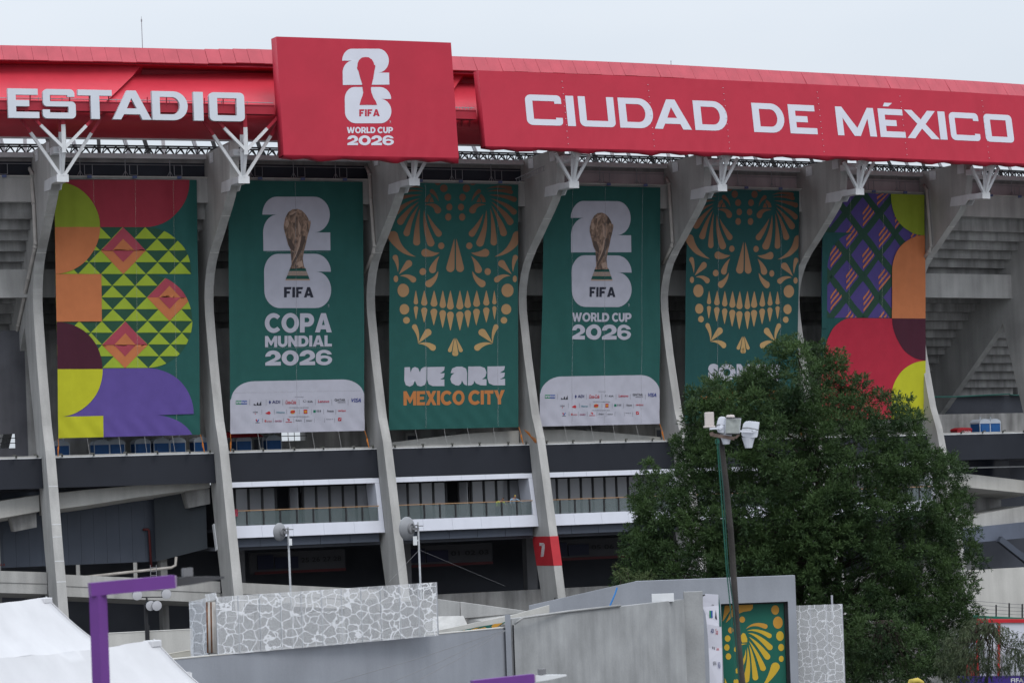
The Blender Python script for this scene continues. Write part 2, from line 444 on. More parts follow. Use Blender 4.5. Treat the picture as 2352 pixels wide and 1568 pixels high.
# ================================================================ STADIUM
stadium = thing('stadium', 'huge grey concrete stadium with curved ribs, dark fascia and red roof', 'stadium', P(3, -8, GZ))
W2 = 0.33                                                # half thickness of a rib
FRONT = [(-1.65, 34.05), (-1.75, 32.5), (-1.95, 31.3), (-2.3, 30.95), (-2.68, 30.4), (-3.49, 29.66), (-4.44, 28.88), (-5.46, 28.0), (-6.49, 27.18), (-7.31, 26.34), (-7.83, 25.54), (-8.2, 24.58), (-8.34, 23.81), (-8.34, 22.81), (-8.19, 21.76), (-7.82, 19.33), (-6.94, 15.06), (-6.29, 13.36), (-5.78, 10.98), (-4.97, 6.87), (-4.4, 4.18), (-3.86, 1.29), (-3.6, 0), (-2.85, GZ)]
BACK = [(-5.2, GZ), (-6.0, 0), (-7.47, 5.99), (-8.3, 10), (-9.12, 14.35), (-10.25, 18.55), (-11.2, 22.1)]
RAKER = [(-18.6, 15.4), (-22, 12.8), (-22, 17.2), (-18.6, 20.2), (-9.0, 28.7), (-7.9, 30.0), (-7.9, 33.8)]
def front_r(z):
    for (r0, z0), (r1, z1) in zip(FRONT, FRONT[1:]):
        if z0 >= z >= z1: return r0 + (r1 - r0) * (z0 - z) / (z0 - z1)
    return -4
for k in range(0, 8):
    mb = MB(); mb.extrude([FRONT + BACK + RAKER], lambda x, y, d: P(k, x, y, d), -W2, W2)
    # cold joints of the casting
    o = build('rib_column', mb, concrete, stadium)
    mb = MB()
    for z in (29.2, 26.9, 24.2):
        r = front_r(z)
        mb.box(P(k, r - .02, z), .68, .07, .03, 0, (P(k, 0, 0, 1) - P(k, 0, 0)), (P(k, 1, 0) - P(k, 0, 0)))
    build('joint_line', mb, concrete_pale, o)
    if k == 0:
        for z in (10.9, 8.3, 7.45, 5.8, 4.4):
            mb = MB(); mb.box(P(k, front_r(z) + .0, z), .64, .03, .06, 0, (P(k, 0, 0, 1) - P(k, 0, 0)), (P(k, 1, 0) - P(k, 0, 0))); build('paint_dash', mb, white_paint, o)

# per-bay concrete
for b in range(-1, 9):
    mb = MB(); mb.ringbox(b, b + 1, -7.6, -6.8, 30.4, 32.1, 3, W2, W2); build('ring_beam', mb, concrete, stadium)
    mb = MB(); mb.ringbox(b, b + 1, -7.0, -6.68, 32.1, 32.2, 3, W2, W2); build('beam_ledge', mb, concrete_pale, stadium)
    for i in range(0, 20):
        r = -7.62 - .76 * i; z = 29.32 - .67 * i
        mb = MB(); mb.ringbox(b, b + 1, r - 1.5, r, z, z + (.97 if i else 1.3), 2, W2, W2); build('seating_step', mb, concrete_dark, stadium)
    mb = MB(); mb.ringbox(b, b + 1, -10.6, -10.0, 24.1, 26.05, 2, W2, W2); build('girder_band', mb, concrete, stadium)
    # screen above the ring beam
    pol = mat("polycarbonate_sheet", (.44, .37, .39), .35, .18, .4, .15) if b >= 3 else mat("dark_mesh_screen", (.030, .033, .045), .8, .2, .6)
    mb = MB(); mb.ringbox(b, b + 1, -7.42, -7.3, 32.2, 33.2, 3, W2, W2); ws = build('windbreak_screen', mb, pol, stadium)
    mb = MB(); mb.ringbox(b, b + 1, -7.6, -7.25, 33.2, 33.45, 3, W2, W2); build('screen_lintel', mb, mat("stained_concrete", (.24, .22, .22), .85, .2, .8, .3), stadium)
    mb = MB(); mb.ringbox(b, b + 1, -7.3, -6.75, 33.45, 33.78, 3, W2, W2); build('coping', mb, white_paint, stadium)
    mb = MB(); mb.ringbox(b, b + 1, -12, -7.3, 33.45, 33.62, 3, W2, W2); build('roof_slab', mb, concrete, stadium)
    mb = MB(); mb.tube([P(b + .03 + .94 * i / 6, -7.0, 33.02) for i in range(7)], .025, 5); build('screen_rail', mb, grey_steel, ws)
    for q in (.24, .5, .76):
        mb = MB(); kk = b + q
        mb.tube([P(kk, -6.95, 32.2), P(kk, -6.95, 33.5)], .03, 5)
        for s in (-1, 1): mb.tube([P(kk, -6.95, 32.6), P(kk + s * .018, -6.95, 32.2)], .02, 5)
        a = kk + .025; c = a + .045
        for u, v in (((a, 32.3), (a, 33.0)), ((c, 32.3), (c, 33.0)), ((a, 32.3), (c, 32.3))): mb.tube([P(u[0], -6.95, u[1]), P(v[0], -6.95, v[1])], .025, 5)
        mb.box(P(a + .02, -6.6, 32.12), .3, .12, .18, 1)
        build('stay_frame', mb, [grey_steel, mat("blue_clamp", (.10, .13, .26), .6)], ws)
    # roof lattice seen under the roof edge
    mb = MB(); n = 16
    for z, r in ((34.78, -10.6), (34.55, -9.9), (34.1, -10.2)): mb.tube([P(b + i / 6, r, z) for i in range(7)], .065, 5)
    for i in range(n):
        a = b + i / n; m_ = a + .5 / n; c = a + 1 / n
        for r0 in (-10.6, -9.9):
            mb.tube([P(a, -10.2, 34.1), P(m_, r0, 34.76 if r0 < -10 else 34.55)], .05, 4, 0, False); mb.tube([P(m_, r0, 34.76 if r0 < -10 else 34.55), P(c, -10.2, 34.1)], .05, 4, 0, False)
    build('roof_lattice', mb, black_steel, stadium)
    for i in range(7):
        a = b + (i + .5) / 7 + .02 * math.sin(i * 5 + b); d = .028 * (1 if (i + b) % 3 else -1)
        mb = MB()
        for s in (0, .011):
            mb.beam(P(a + s + d, -13, 33.4), P(a + s, -14.5, 36.2), .13, .13)
        for z_ in (34.2, 35.0, 35.8): mb.beam(P(a + d * (36.2 - z_) / 2.8, -13 - (z_ - 33.4) * .53, z_), P(a + .011 + d * (36.2 - z_) / 2.8, -13 - (z_ - 33.4) * .53, z_), .08)
        build('roof_strut', mb, black_steel if i % 2 else grey_steel, stadium)

# concourse with dark fascia below the banners
for b in range(-1, 8):
    mb = MB(); mb.sweep([(-7.7, 10.8), (-7.2, 10.8), (-7.45, 12.85), (-7.7, 12.85)], b, b + 1, 3, W2 + .02, W2 + .02); fa = build('fascia', mb, navy_panel, stadium)
    mb = MB(); mb.ringbox(b, b + 1, -7.75, -7.43, 12.855, 12.92, 3, W2 + .02, W2 + .02); build('fascia_cap', mb, white_paint, fa)
    for q in (.09, .27, .46, .64, .83, .95):
        mb = MB(); kk = b + q
        mb.box(P(kk, -7.45, 13.0), .12, .12, .16); mb.beam(P(kk, -7.4, 13.05), P(kk - .02, -7.0, 13.12), .07, .05); mb.box(P(kk - .02, -6.95, 13.1), .24, .14, .1, 0, (P(kk, 0, 0, 1) - P(kk, 0, 0)))
        build('spotlight', mb, mat("spot_housing", (.09, .09, .08), .5), fa)
    mb = MB(); mb.ringbox(b, b + 1, -8.35, -8.15, 11.9, 13.05, 3, W2, W2); build('parapet', mb, concrete, stadium)
    mb = MB(); mb.ringbox(b, b + 1, -16, -7.75, 11.5, 11.85, 3, W2, W2); build('concourse_floor', mb, concrete_dark, stadium)
    # back wall of the concourse, with a see-through opening in some bays
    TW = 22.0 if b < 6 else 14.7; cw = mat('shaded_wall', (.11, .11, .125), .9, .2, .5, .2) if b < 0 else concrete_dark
    op = {-1: (.70, .93), 1: (.55, .71)}.get(b)
    spans = [(0, 1)] if not op else [(0, op[0]), (op[1], 1)]
    for (a, c) in spans:
        mb = MB(); mb.ringbox(b + a, b + c, -13.2, -12.9, 11.9, TW, 2); build('concourse_wall', mb, cw, stadium)
    if op:
        mb = MB(); mb.ringbox(b + op[0], b + op[1], -13.2, -12.9, 11.9, 13.75, 1); mb.ringbox(b + op[0], b + op[1], -13.2, -12.9, 14.75, TW, 1); build('concourse_wall', mb, cw, stadium)
        mb = MB()
        for z in (14.1, 14.45): mb.tube([P(b + op[0], -12.85, z), P(b + op[1], -12.85, z)], .03, 5)
        for j in range(1, 4): mb.tube([P(b + op[0] + (op[1] - op[0]) * j / 4, -12.85, 13.75), P(b + op[0] + (op[1] - op[0]) * j / 4, -12.85, 14.45)], .025, 5)
        build('guard_rail', mb, black_steel, stadium)
    for q in (.13, .36, .62):
        if b >= 6 or (op and op[0] - .1 < q < op[1]): continue
        mb = MB(); mb.ringbox(b + q, b + q + .08, -12.88, -12.8, 11.9, 14.1, 1); mb.ringbox(b + q + .01, b + q + .07, -12.79, -12.76, 12.0, 13.9, 1, m=1)
        build('concourse_door', mb, [concrete, dark_int], stadium)
    for (a, c) in (spans if b >= 6 else []):
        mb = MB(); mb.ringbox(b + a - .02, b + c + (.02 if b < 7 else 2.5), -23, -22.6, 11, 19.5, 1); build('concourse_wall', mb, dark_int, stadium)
        mb = MB(); mb.tube([P(b + i / 4, -11, 16.15 - .1 * math.sin(i)) for i in range(5)], .06, 6); build('service_pipe', mb, mat("green_pipe", (.02, .11, .09), .5), stadium)

# arched pale ramp edge seen above the fascia
def ramp(name, st, r0, r1, m, parent=stadium):
    mb = MB(); q = []
    for (k, zt, zb) in st: q.append([P(k, r1, zt), P(k, r1, zb), P(k, r0, zb - .35), P(k, r0, zt)])
    for a, c in zip(q, q[1:]):
        for j in range(4): mb.face([a[j], a[(j + 1) % 4], c[(j + 1) % 4], c[j]])
    mb.face(q[0]); mb.face(q[-1][::-1])
    return build(name, mb, m, parent)
ramp('ramp_parapet', [(2.03, 13.25, 12.4), (2.3, 13.55, 12.4), (2.6, 13.85, 12.4), (2.97, 14.0, 12.4)], -9.3, -9.0, concrete_pale)
ramp('ramp_parapet', [(3.03, 14.0, 12.4), (3.3, 14.0, 12.4), (3.6, 13.7, 12.4), (3.97, 13.25, 12.4)], -9.3, -9.0, concrete_pale)
ramp('ramp_parapet', [(4.03, 13.2, 12.4), (4.5, 13.4, 12.4), (4.97, 13.3, 12.4)], -9.3, -9.0, concrete_pale)

# spiral ramps below the fascia where there are no balconies
ramp('spiral_ramp', [(-1, 9.0, 7.7), (-.6, 9.6, 8.35), (-.25, 10.04, 8.86), (-.03, 10.36, 9.24)], -12, -8.5, concrete_pale)
ramp('spiral_ramp', [(.03, 10.42, 9.3), (.25, 10.62, 9.55), (.55, 10.82, 10.0), (.97, 10.95, 10.5)], -11.8, -8.5, concrete_pale)
ramp('spiral_ramp', [(6.03, 10.2, 9.0), (6.4, 9.68, 8.58), (6.9, 9.0, 7.96), (6.97, 8.9, 7.85)], -12, -8.5, concrete_pale)
for (a, c, z0, z1) in ((-1, -.03, 5.9, 5.05), (.03, .97, 4.88, 3.88), (1.03, 1.97, 3.8, 2.75)):
    ramp('ramp_parapet', [(a + (c - a) * i / 4, z0 + (z1 - z0) * i / 4, z0 + (z1 - z0) * i / 4 - .78) for i in range(5)], -7.3, -7.0, concrete)
    ramp('ramp_slab', [(a + (c - a) * i / 4, z0 + (z1 - z0) * i / 4 - .80, z0 + (z1 - z0) * i / 4 - 1.5) for i in range(5)], -11, -7.06, concrete)
for kk, z0 in ((.86, 9.1), (-.16, 7.9)):
    mb = MB(); mb.hexa([P(kk, -9.4, z0), P(kk + .12, -9.0, z0 + .25), P(kk + .12, -10.5, z0 + .25), P(kk, -10.5, z0), P(kk - .02, -9.4, z0 + 1.15), P(kk + .12, -9.0, z0 + 1.35), P(kk + .12, -10.5, z0 + 1.35), P(kk - .02, -10.5, z0 + 1.15)])
    build('ramp_corbel', mb, concrete_dark, stadium)
# slate wall panels behind the ramps
for j in range(-4, 9):
    a = .045 + .0765 * j
    mb = MB(); mb.ringbox(a, a + .0755, -12.2, -12.0, 5.4, 10.6, 1); build('wall_panel', mb, slate_panel, stadium)
mb = MB(); mb.face([P(.70, -11.2, 10.6), P(.97, -9.6, 10.6), P(.97, -9.6, 6.2), P(.70, -11.2, 5.4)]); mb.face([P(.70, -11.3, 10.6), P(.97, -9.7, 10.6), P(.97, -9.7, 6.2), P(.70, -11.3, 5.4)])
build('wall_panel', mb, mat("dark_slate_panel", (.040, .048, .058), .6, .1, .5, .1), stadium)
mb = MB(); mb.ringbox(.735, .775, -12.4, -11.6, GZ, 10.6, 1); build('inner_column', mb, concrete_dark, stadium)
mb = MB(); mb.ringbox(-.35, -.205, -12.3, -11.7, GZ, 10.6, 1); build('inner_column', mb, concrete_dark, stadium)
m_ = rect_map(2, 1311, 52, 1338); sk_ = fr(2.6133, 0, 1750)
for gl in glyphs("64", .01):
    print_on('numeral', [([(lambda q: (q[0] * BAY, q[1]))(on_ring(*sk_(*m_(u, v)), -11.68)) for u, v in poly], 0, 0) for poly in gl], lambda s, z, l: P(s / BAY, -11.68, z), [mat("stencil_red", (.16, .03, .03), .8)], stadium, 2.0, False)
mb = MB(); mb.tube([P(.64, -11.8, 7.7), P(.67, -11.7, 7.7), P(.675, -11.7, 7.6), P(.68, -11.7, 5.0)], .09, 8); build('red_pipe', mb, mat("oxide_red_pipe", (.10, .018, .02), .5), stadium, True)
mb = MB(); mb.tube([P(.25, -10, 4.55), P(.5, -10, 4.75), P(.76, -10, 4.95), P(.785, -10, 5.1), P(.79, -10, 5.7)], .1, 8); build('drain_pipe', mb, pipe_paint, stadium, True)
for kk in (.24, .58):
    mb = MB(); mb.box(P(kk, -11.5, 4.3), .25, .25, 2.2); build('ramp_post', mb, concrete, stadium)
for kk in (.625,):
    mb = MB()
    for s in (0, .035): mb.tube([P(kk + s, -9.6, 2.4), P(kk + s, -9.6, 5.2)], .03, 5)
    for i in range(10): mb.tube([P(kk, -9.6, 2.5 + i * .28), P(kk + .035, -9.6, 2.5 + i * .28)], .02, 4)
    build('ladder', mb, grey_steel, stadium)
# right-hand bay: dark glazing, struts and slate blocks
mb = MB(); mb.ringbox(6.03, 6.97, -11.3, -11.0, 9.0, 10.8, 1); build('window_band', mb, mat("dark_glazing", (.02, .025, .04), .15, .1), stadium)
mb = MB(); mb.tube([P(6.3, -9.2, 10.2), P(6.97, -9.2, 10.15)], .06, 6); build('guard_rail', mb, white_paint, stadium)
mb = MB(); mb.beam(P(6.33, -10.5, 8.5), P(6.24, -9.3, 10.9), .5, .6); build('inner_strut', mb, concrete, stadium)
mb = MB(); mb.hexa([P(6.22, -9.5, 6.6), P(6.42, -9.5, 6.3), P(6.42, -10.2, 6.3), P(6.22, -10.2, 6.6), P(6.2, -9.5, 8.2), P(6.36, -9.5, 8.1), P(6.36, -10.2, 8.1), P(6.2, -10.2, 8.2)]); build('wall_panel', mb, slate_panel, stadium)
ramp('ramp_slab', [(6.03, 6.9, 5.9), (6.5, 6.3, 5.1), (6.97, 6.9, 5.6)], -12, -9.2, concrete)
mb = MB(); mb.ringbox(6.3, 6.97, -12.4, -12.1, 5.6, 8.8, 1); build('concourse_wall', mb, concrete_dark, stadium)
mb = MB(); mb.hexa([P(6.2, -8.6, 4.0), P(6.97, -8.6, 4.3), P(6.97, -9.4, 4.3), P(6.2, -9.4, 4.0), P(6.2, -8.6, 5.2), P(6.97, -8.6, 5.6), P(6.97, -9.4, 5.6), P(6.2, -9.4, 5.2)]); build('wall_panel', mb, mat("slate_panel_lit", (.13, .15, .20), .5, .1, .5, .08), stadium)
mb = MB(); mb.beam(P(6.63, -8.2, 4.3), P(6.98, -7.2, 1.0), .5, .5); build('inner_strut', mb, slate_panel, stadium)
mb = MB(); mb.beam(P(6.35, -8.4, 4.3), P(6.2, -7.8, 1.0), .5, .5); build('inner_strut', mb, slate_panel, stadium)
mb = MB(); mb.ringbox(6.1, 6.97, -5.3, -5.0, GZ, 2.0, 2); build('parapet', mb, concrete_pale, stadium)
mb = MB(); mb.ringbox(6.2, 6.7, -12, -11.6, GZ, 2.9, 2); build('parapet', mb, concrete, stadium)

# glazed balconies
def rf_b(z): return -7.2 + (10.8 - z) * .8 / 3.95
for b in range(1, 6):
    mb = MB(); mb.ringbox(b, b + 1, -8.9, -6.8, 7.3, 7.55, 1, W2, W2); bal = build('balcony', mb, concrete, stadium)
    def slab(name, a, c, z0, z1, depth, m, gap=.006):
        mb = MB(); mb.sweep([(rf_b(z0) - depth, z0), (rf_b(z0), z0), (rf_b(z1), z1), (rf_b(z1) - depth, z1)], b + a + gap / 12, b + c - gap / 12, 1); return build(name, mb, m, bal)
    e0, e1 = .029, .971
    for j in range(6): slab('balcony_panel', e0 + (e1 - e0) * j / 6, e0 + (e1 - e0) * (j + 1) / 6, 10.43, 10.78, .3, white_panel)
    for j in range(5): slab('balcony_panel', e0 + (e1 - e0) * j / 5, e0 + (e1 - e0) * (j + 1) / 5, 6.87, 7.72, .35, white_panel)
    for j in range(3): slab('balcony_panel', e1 - .028, e1, 7.725 + .9 * j, 8.62 + .9 * j, 1.7, white_panel)
    slab('balcony_panel', e0, e0 + .02, 7.725, 10.425, 1.7, white_panel)
    for j in range(5):
        mb = MB(); mb.ringbox(b + e0 + .92 * j / 5 + .001, b + e0 + .92 * (j + 1) / 5 - .001, -7.3, -6.85, 6.22, 6.86, 1); build('girder_panel', mb, slate_panel, bal)
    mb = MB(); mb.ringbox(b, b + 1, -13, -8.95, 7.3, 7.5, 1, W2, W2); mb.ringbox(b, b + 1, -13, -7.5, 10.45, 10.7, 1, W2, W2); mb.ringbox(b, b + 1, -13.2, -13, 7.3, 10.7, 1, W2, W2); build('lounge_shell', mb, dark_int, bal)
    n = 11; door = {1: 4, 2: 5}.get(b, -1)
    for j in range(n):
        a = .04 + .92 * j / n; c = .04 + .92 * (j + 1) / n
        mb = MB(); mb.ringbox(b + a - .006, b + a + .006, -8.85, -8.7, 7.55, 10.45, 1); build('mullion', mb, black_steel, bal)
        if j == door or (j == door + 1):
            if j == door: continue
            mb = MB(); mb.hexa([P(b + a, -8.75, 7.6), P(b + a + .03, -8.1, 7.6), P(b + a + .034, -8.1, 7.6), P(b + a + .004, -8.75, 7.6), P(b + a, -8.75, 10.3), P(b + a + .03, -8.1, 10.3), P(b + a + .034, -8.1, 10.3), P(b + a + .004, -8.75, 10.3)]); build('door_leaf', mb, glass, bal)
            continue
        mb = MB(); mb.ringbox(b + a + .007, b + c - .007, -8.80, -8.77, 7.55, 10.4, 1); build('pane', mb, glass, bal)
        mb = MB(); mb.ringbox(b + a + .007, b + c - .007, -9.3, -9.27, 8.2 + .02 * (j % 3), 9.95, 1); mb.ringbox(b + a + .007, b + c - .007, -9.4, -9.38, 9.95, 10.4, 1, m=1); build('roller_blind', mb, [blind, mat("pale_blind", (.62, .62, .66), .8, .03)], bal)
    mb = MB(); mb.ringbox(b, b + 1, -8.85, -8.7, 10.32, 10.45, 1, .4, .4); build('window_head', mb, black_steel, bal)
    for j in range(9):
        a = .035 + .91 * j / 9; c = .035 + .91 * (j + 1) / 9
        mb = MB(); mb.ringbox(b + a + .006, b + c - .002, -6.80, -6.78, 7.74, 8.7, 1); build('rail_pane', mb, rail_glass, bal)
        mb = MB(); mb.ringbox(b + a - .004, b + a + .005, -6.85, -6.74, 7.72, 8.75, 1); build('rail_post', mb, black_steel, bal)
    mb = MB(); mb.ringbox(b + .03, b + .95, -6.86, -6.74, 8.75, 8.81, 3); build('handrail', mb, wood, bal)

# ground level behind the ribs
for b in range(-1, 8):
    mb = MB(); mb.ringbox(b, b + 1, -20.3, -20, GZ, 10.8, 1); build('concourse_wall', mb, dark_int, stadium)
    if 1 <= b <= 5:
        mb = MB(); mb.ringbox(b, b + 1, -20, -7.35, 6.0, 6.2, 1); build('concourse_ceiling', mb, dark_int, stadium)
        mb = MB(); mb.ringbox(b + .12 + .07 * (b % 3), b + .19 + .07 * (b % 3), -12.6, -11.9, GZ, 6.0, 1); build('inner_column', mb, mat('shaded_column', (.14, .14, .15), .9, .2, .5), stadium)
        mb = MB(); mb.ringbox(b, b + 1, -11.3, -11.0, GZ, 2.1, 2); build('parapet', mb, concrete_dark, stadium)
        mb = MB(); mb.ringbox(b + .35, b + .97, -14.2, -14.0, 4.2, 5.7, 1); fz = build('sign_frieze', mb, mat("frieze_grey", (.075, .075, .085), .7), stadium)
        mb = MB(); mb.ringbox(b + .4, b + .5, -13.98, -13.9, 4.45, 5.5, 1); mb.ringbox(b + .51, b + .66, -13.98, -13.9, 4.45, 5.3, 1); mb.ringbox(b + .38, b + .97, -13.98, -13.94, 4.1, 4.3, 1, m=1)
        build('sign_board', mb, [mat("sign_navy", (.012, .015, .045), .5), mat("sign_maroon", (.09, .01, .015), .5)], stadium)
        st = {1: "25 26 27 28", 2: "01 02 03", 3: "05 06 07"}.get(b)
        if st:
            rmap = rect_map((b + .68) * BAY, 5.2, (b + .94) * BAY, 4.85)
            print_on('lettering', [([rmap(u, v) for u, v in poly], 0, 0) for poly in text_polys(st, .01)], lambda s, z, l: P(s / BAY, -13.9, z), [mat("sign_black", (.02, .02, .025), .6)], stadium, 2.0, False, 'stuff')
    else:
        mb = MB(); mb.ringbox(b, b + 1, -20, -12.4, 10.8, 11.2, 1); build('concourse_ceiling', mb, dark_int, stadium)

# drain pipes running down the left flank of some ribs
A_ = fr(3.2667, 0, 480); B_ = fr(2.6133, 0, 700); C_ = fr(2.6133, 0, 1250)
runs = {0: [A_(375, 575), A_(385, 640), A_(420, 705), A_(410, 750), B_(352, 300), B_(370, 715), B_(365, 750), B_(295, 1080), B_(190, 1568), C_(30, 880)],
        2: [fr(1.96, 1000, 100)(905, 1100), fr(1.96, 1000, 100)(938, 1170), fr(3.136, 850, 700)(1985, 300), fr(3.136, 850, 700)(2028, 890), fr(3.136, 850, 700)(2018, 970), fr(3.136, 850, 700)(1895, 1250)],
        4: [fr(1.96, 1900, 150)(1495, 1100), fr(1.96, 1900, 150)(1520, 1145), fr(2.8, 2100, 700)(1650, 750), fr(2.8, 2100, 700)(1640, 800), fr(2.8, 2100, 700)(1545, 990)],
        6: [fr(2.614, 3200, 740)(1290, 0), fr(2.614, 3200, 740)(1325, 50), fr(2.614, 3200, 740)(1368, 640), fr(2.614, 3200, 740)(1350, 695), fr(2.614, 3200, 740)(1305, 750)]}
for k, pts in runs.items():
    mb = MB(); q = [P(k, *on_rib(*p, k, -.47), -.47) for p in pts]
    mb.tube(q, .13, 9); o = build('drain_pipe', mb, pipe_paint, stadium, True)
    mb = MB()
    for i in range(1, len(q) - 1):
        d = (q[i + 1] - q[i]).normalized(); mb.tube([q[i] - d * .06, q[i] + d * .06], .165, 9)
    build('pipe_collar', mb, mat("pipe_collar_paint", (.40, .38, .36), .6), o, True)

# painted number block on one rib
bk = lambda z: -7.47 + (5.99 - z) / 5.99 * 1.47
mb = MB(); mb.extrude([[(front_r(6.12) + .02, 6.12), (front_r(3.98) + .02, 3.98), (bk(3.98) - .02, 3.98), (bk(6.12) - .02, 6.12)]], lambda x, y, d: P(3, x, y, d), -.35, .35)
nb = build('number_band', mb, mat("number_red", (.44, .025, .035), .6, .08, 1.2), stadium)
G = fr(2.24, 1500, 1750)
mb = MB()
for j in range(3):
    o = j * 9
    pl = [G(1473, 941 + o), G(1508 - o, 941 + o), G(1520 - o, 955 + o * .6), G(1520 - o, 980), G(1509 - o, 1064), G(1503 - o, 1064), G(1513 - o, 980), G(1513 - o, 960 + o * .6), G(1506 - o, 948 + o), G(1473, 948 + o)]
    mb.face([P(3, *on_rib(*p, 3, -.356), -.356) for p in pl])
build('numeral', mb, white_paint, nb, recalc=False)
mb = MB()
for px_, py_ in ((1663, 1445), (1708, 1443)): mb.box(P(3, *on_rib(*G(px_ - 15, py_), 3, 0), (px_ - 1685) * .012) + (P(3, .08, 0) - P(3, 0, 0)), .28, .12, .3, 0, P(3, 0, 0, 1) - P(3, 0, 0), P(3, 1, 0) - P(3, 0, 0))
build('wall_box', mb, mat("meter_box", (.10, .10, .10), .5), stadium)
mb = MB(); mb.beam(P(1, *on_rib(*fr(2.6133, 0, 1750)(2230, 905), 1, -.38), -.38), P(1, *on_rib(*fr(2.6133, 0, 1750)(2265, 1175), 1, -.38), -.38), .06, .42, 0, P(1, 1, 0) - P(1, 0, 0))
nl = build('name_board', mb, white_paint, stadium)

# roof support brackets
for k in range(0, 8):
    mb = MB()
    ex, et = (P(k, 1, 0) - P(k, 0, 0)), (P(k, 0, 0, 1) - P(k, 0, 0)); ez = Vector((0, 0, 1))
    for t in (-.36, .36):
        mb.extrude([[(-3.7, 30.75), (-1.95, 30.7), (-1.6, 31.05), (.12, 31.05), (.12, 31.42), (-1.4, 31.5), (-3.5, 31.45)]], lambda x, y, d: P(k, x, y, d), t - .025, t + .025)
    mb.box(P(k, -.9, 31.44), 2.1, .74, .05, 0, ex, et); mb.box(P(k, -.9, 31.08), 2.0, .74, .05, 0, ex, et); mb.box(P(k, .1, 31.24), .08, .8, .5, 0, ex, et); mb.box(P(k, -1.2, 31.26), .05, .74, .4, 0, ex, et)
    br_ = build('roof_bracket', mb, white_paint, stadium)
    for (r, z) in ((-5.6, 33.4), (-2.3, 33.55)):
        mb = MB(); mb.box(P(k, r, z, -.36), .75, .05, .7, 0, ex, et)
        for i in range(2):
            for j in range(3): mb.box(P(k, r - .2 + .4 * i, z - .22 + .22 * j, -.385), .06, .05, .06, 0, ex, et)
        build('anchor_plate', mb, white_paint, br_)
    mb = MB(); mb.box(P(k, -1.2, 33.2), 1.0, .76, .45, 0, ex, et); build('anchor_block', mb, white_paint, br_)
    B0 = (0.0, 31.42, 0.0); N0 = (.8, 33.2, 0.0); HI = 1.0 if k < 2 else .42   # behind the signs the struts stop short
    def strut(a, c, w, zs):
        mb = MB(); pa = P(k, a[0], a[1], a[2]); pc = P(k, c[0], c[1], c[2])
        if zs and a[1] < zs < c[1]:
            u = (zs - a[1]) / (c[1] - a[1]); pm = pa.lerp(pc, u); mb.beam(pa, pm, w, w); mb.beam(pm, pc, w - .01, w - .01, 1)
        else: mb.beam(pa, pc, w, w)
        build('strut', mb, [white_paint, red_steel], br_)
    for s in (-1, 1):
        strut((B0[0], B0[1], s * .12), (.1, 31.42 + 4.8 * HI, s * 3.4 * HI), .2, 34.25)
        strut((N0[0], N0[1], s * .08), (.85, 33.2 + 2.8 * (HI if k < 2 else .3), s * 2.9 * (HI if k < 2 else .3)), .2, 34.65)
    strut(B0, (.1, 36.2 if k < 2 else 34, 0), .28, 34.3); strut((N0[0], N0[1] - .35, 0), (.85, 36.0 if k < 2 else 34, 0), .26, 34.7)
    strut(B0, N0, .2, 0); strut((-1.7, 33.3, 0), N0, .18, 0); strut((.1, 34.0, 0), (N0[0], N0[1] + .1, 0), .14, 0)

# roof: sheet-metal cap strip, sawtooth membrane, soffit, front beam
mb = MB(); mb.sweep([(-9.5, 40.7), (-3.5, 40.42), (-2.8, 39.36), (-4.7, 39.3), (-4.7, 38.1), (-9.5, 38.1)], -1, 8, 54); roof = build('roof_body', mb, red_steel, stadium)
for i in range(-12, 98):
    a = i / 12.3; c = (i + 1) / 12.3
    j0 = random.uniform(-.018, .018); j1 = random.uniform(-.025, .025); dz = -.15 * max(0, min(1, (1.1 - a) / .3)) + .03 * math.sin(a * 2.3)
    mb = MB(); mb.sweep([(-3.35, 40.70 + dz), (-2.6 + j1, 39.62 + dz + j0), (-2.7 + j1, 39.56 + dz + j0), (-3.45, 40.62 + dz)], a + .0006, c - .0006, 1)
    build('roof_sheet', mb, red_pale, roof)
prof = [(39.5, -4.9), (38.6, -3.7), (37.6, -2.3), (36.7, -1.1), (36.0, -.35), (35.5, -.3), (35.1, -.8), (34.75, -2.0), (34.45, -3.9)]
seams = [.55 + 1.93 * i for i in range(-1, 5)]
def memb(q, k, fr_):
    z, r = prof[q]; w = max(0, 1 - q / 6)
    zz = z + (-.6 + .75 * fr_ if q == 0 else 0)
    if q == 0: r = r + .5
    return P(k, r + w * (.05 + .75 * fr_), zz)
def seamk(s, q): return s - .098 * max(0, 39.4 - prof[q][0])
for i in range(len(seams) - 1):
    mb = MB(); n = 24; rows = []
    for q in range(len(prof)):
        ka, kb = seamk(seams[i], q), seamk(seams[i + 1], q)
        rows.append([memb(q, ka + (kb - ka) * j / n, j / n) for j in range(n + 1)])
    for q in range(len(prof) - 1):
        for j in range(n): mb.face([rows[q][j], rows[q][j + 1], rows[q + 1][j + 1], rows[q + 1][j]])
    build('roof_membrane', mb, red_roof, roof, True)
    mb = MB(); s = seams[i + 1]
    for q in range(len(prof) - 1): mb.face([memb(q, seamk(s, q), 1), memb(q, seamk(s, q), 0) , memb(q + 1, seamk(s, q + 1), 0), memb(q + 1, seamk(s, q + 1), 1)])
    build('roof_fold', mb, red_steel, roof)
mb = MB(); mb.ringbox(-1, 8, -4.1, -3.85, 34.36, 34.46, 54); build('roof_edge_trim', mb, white_paint, roof)
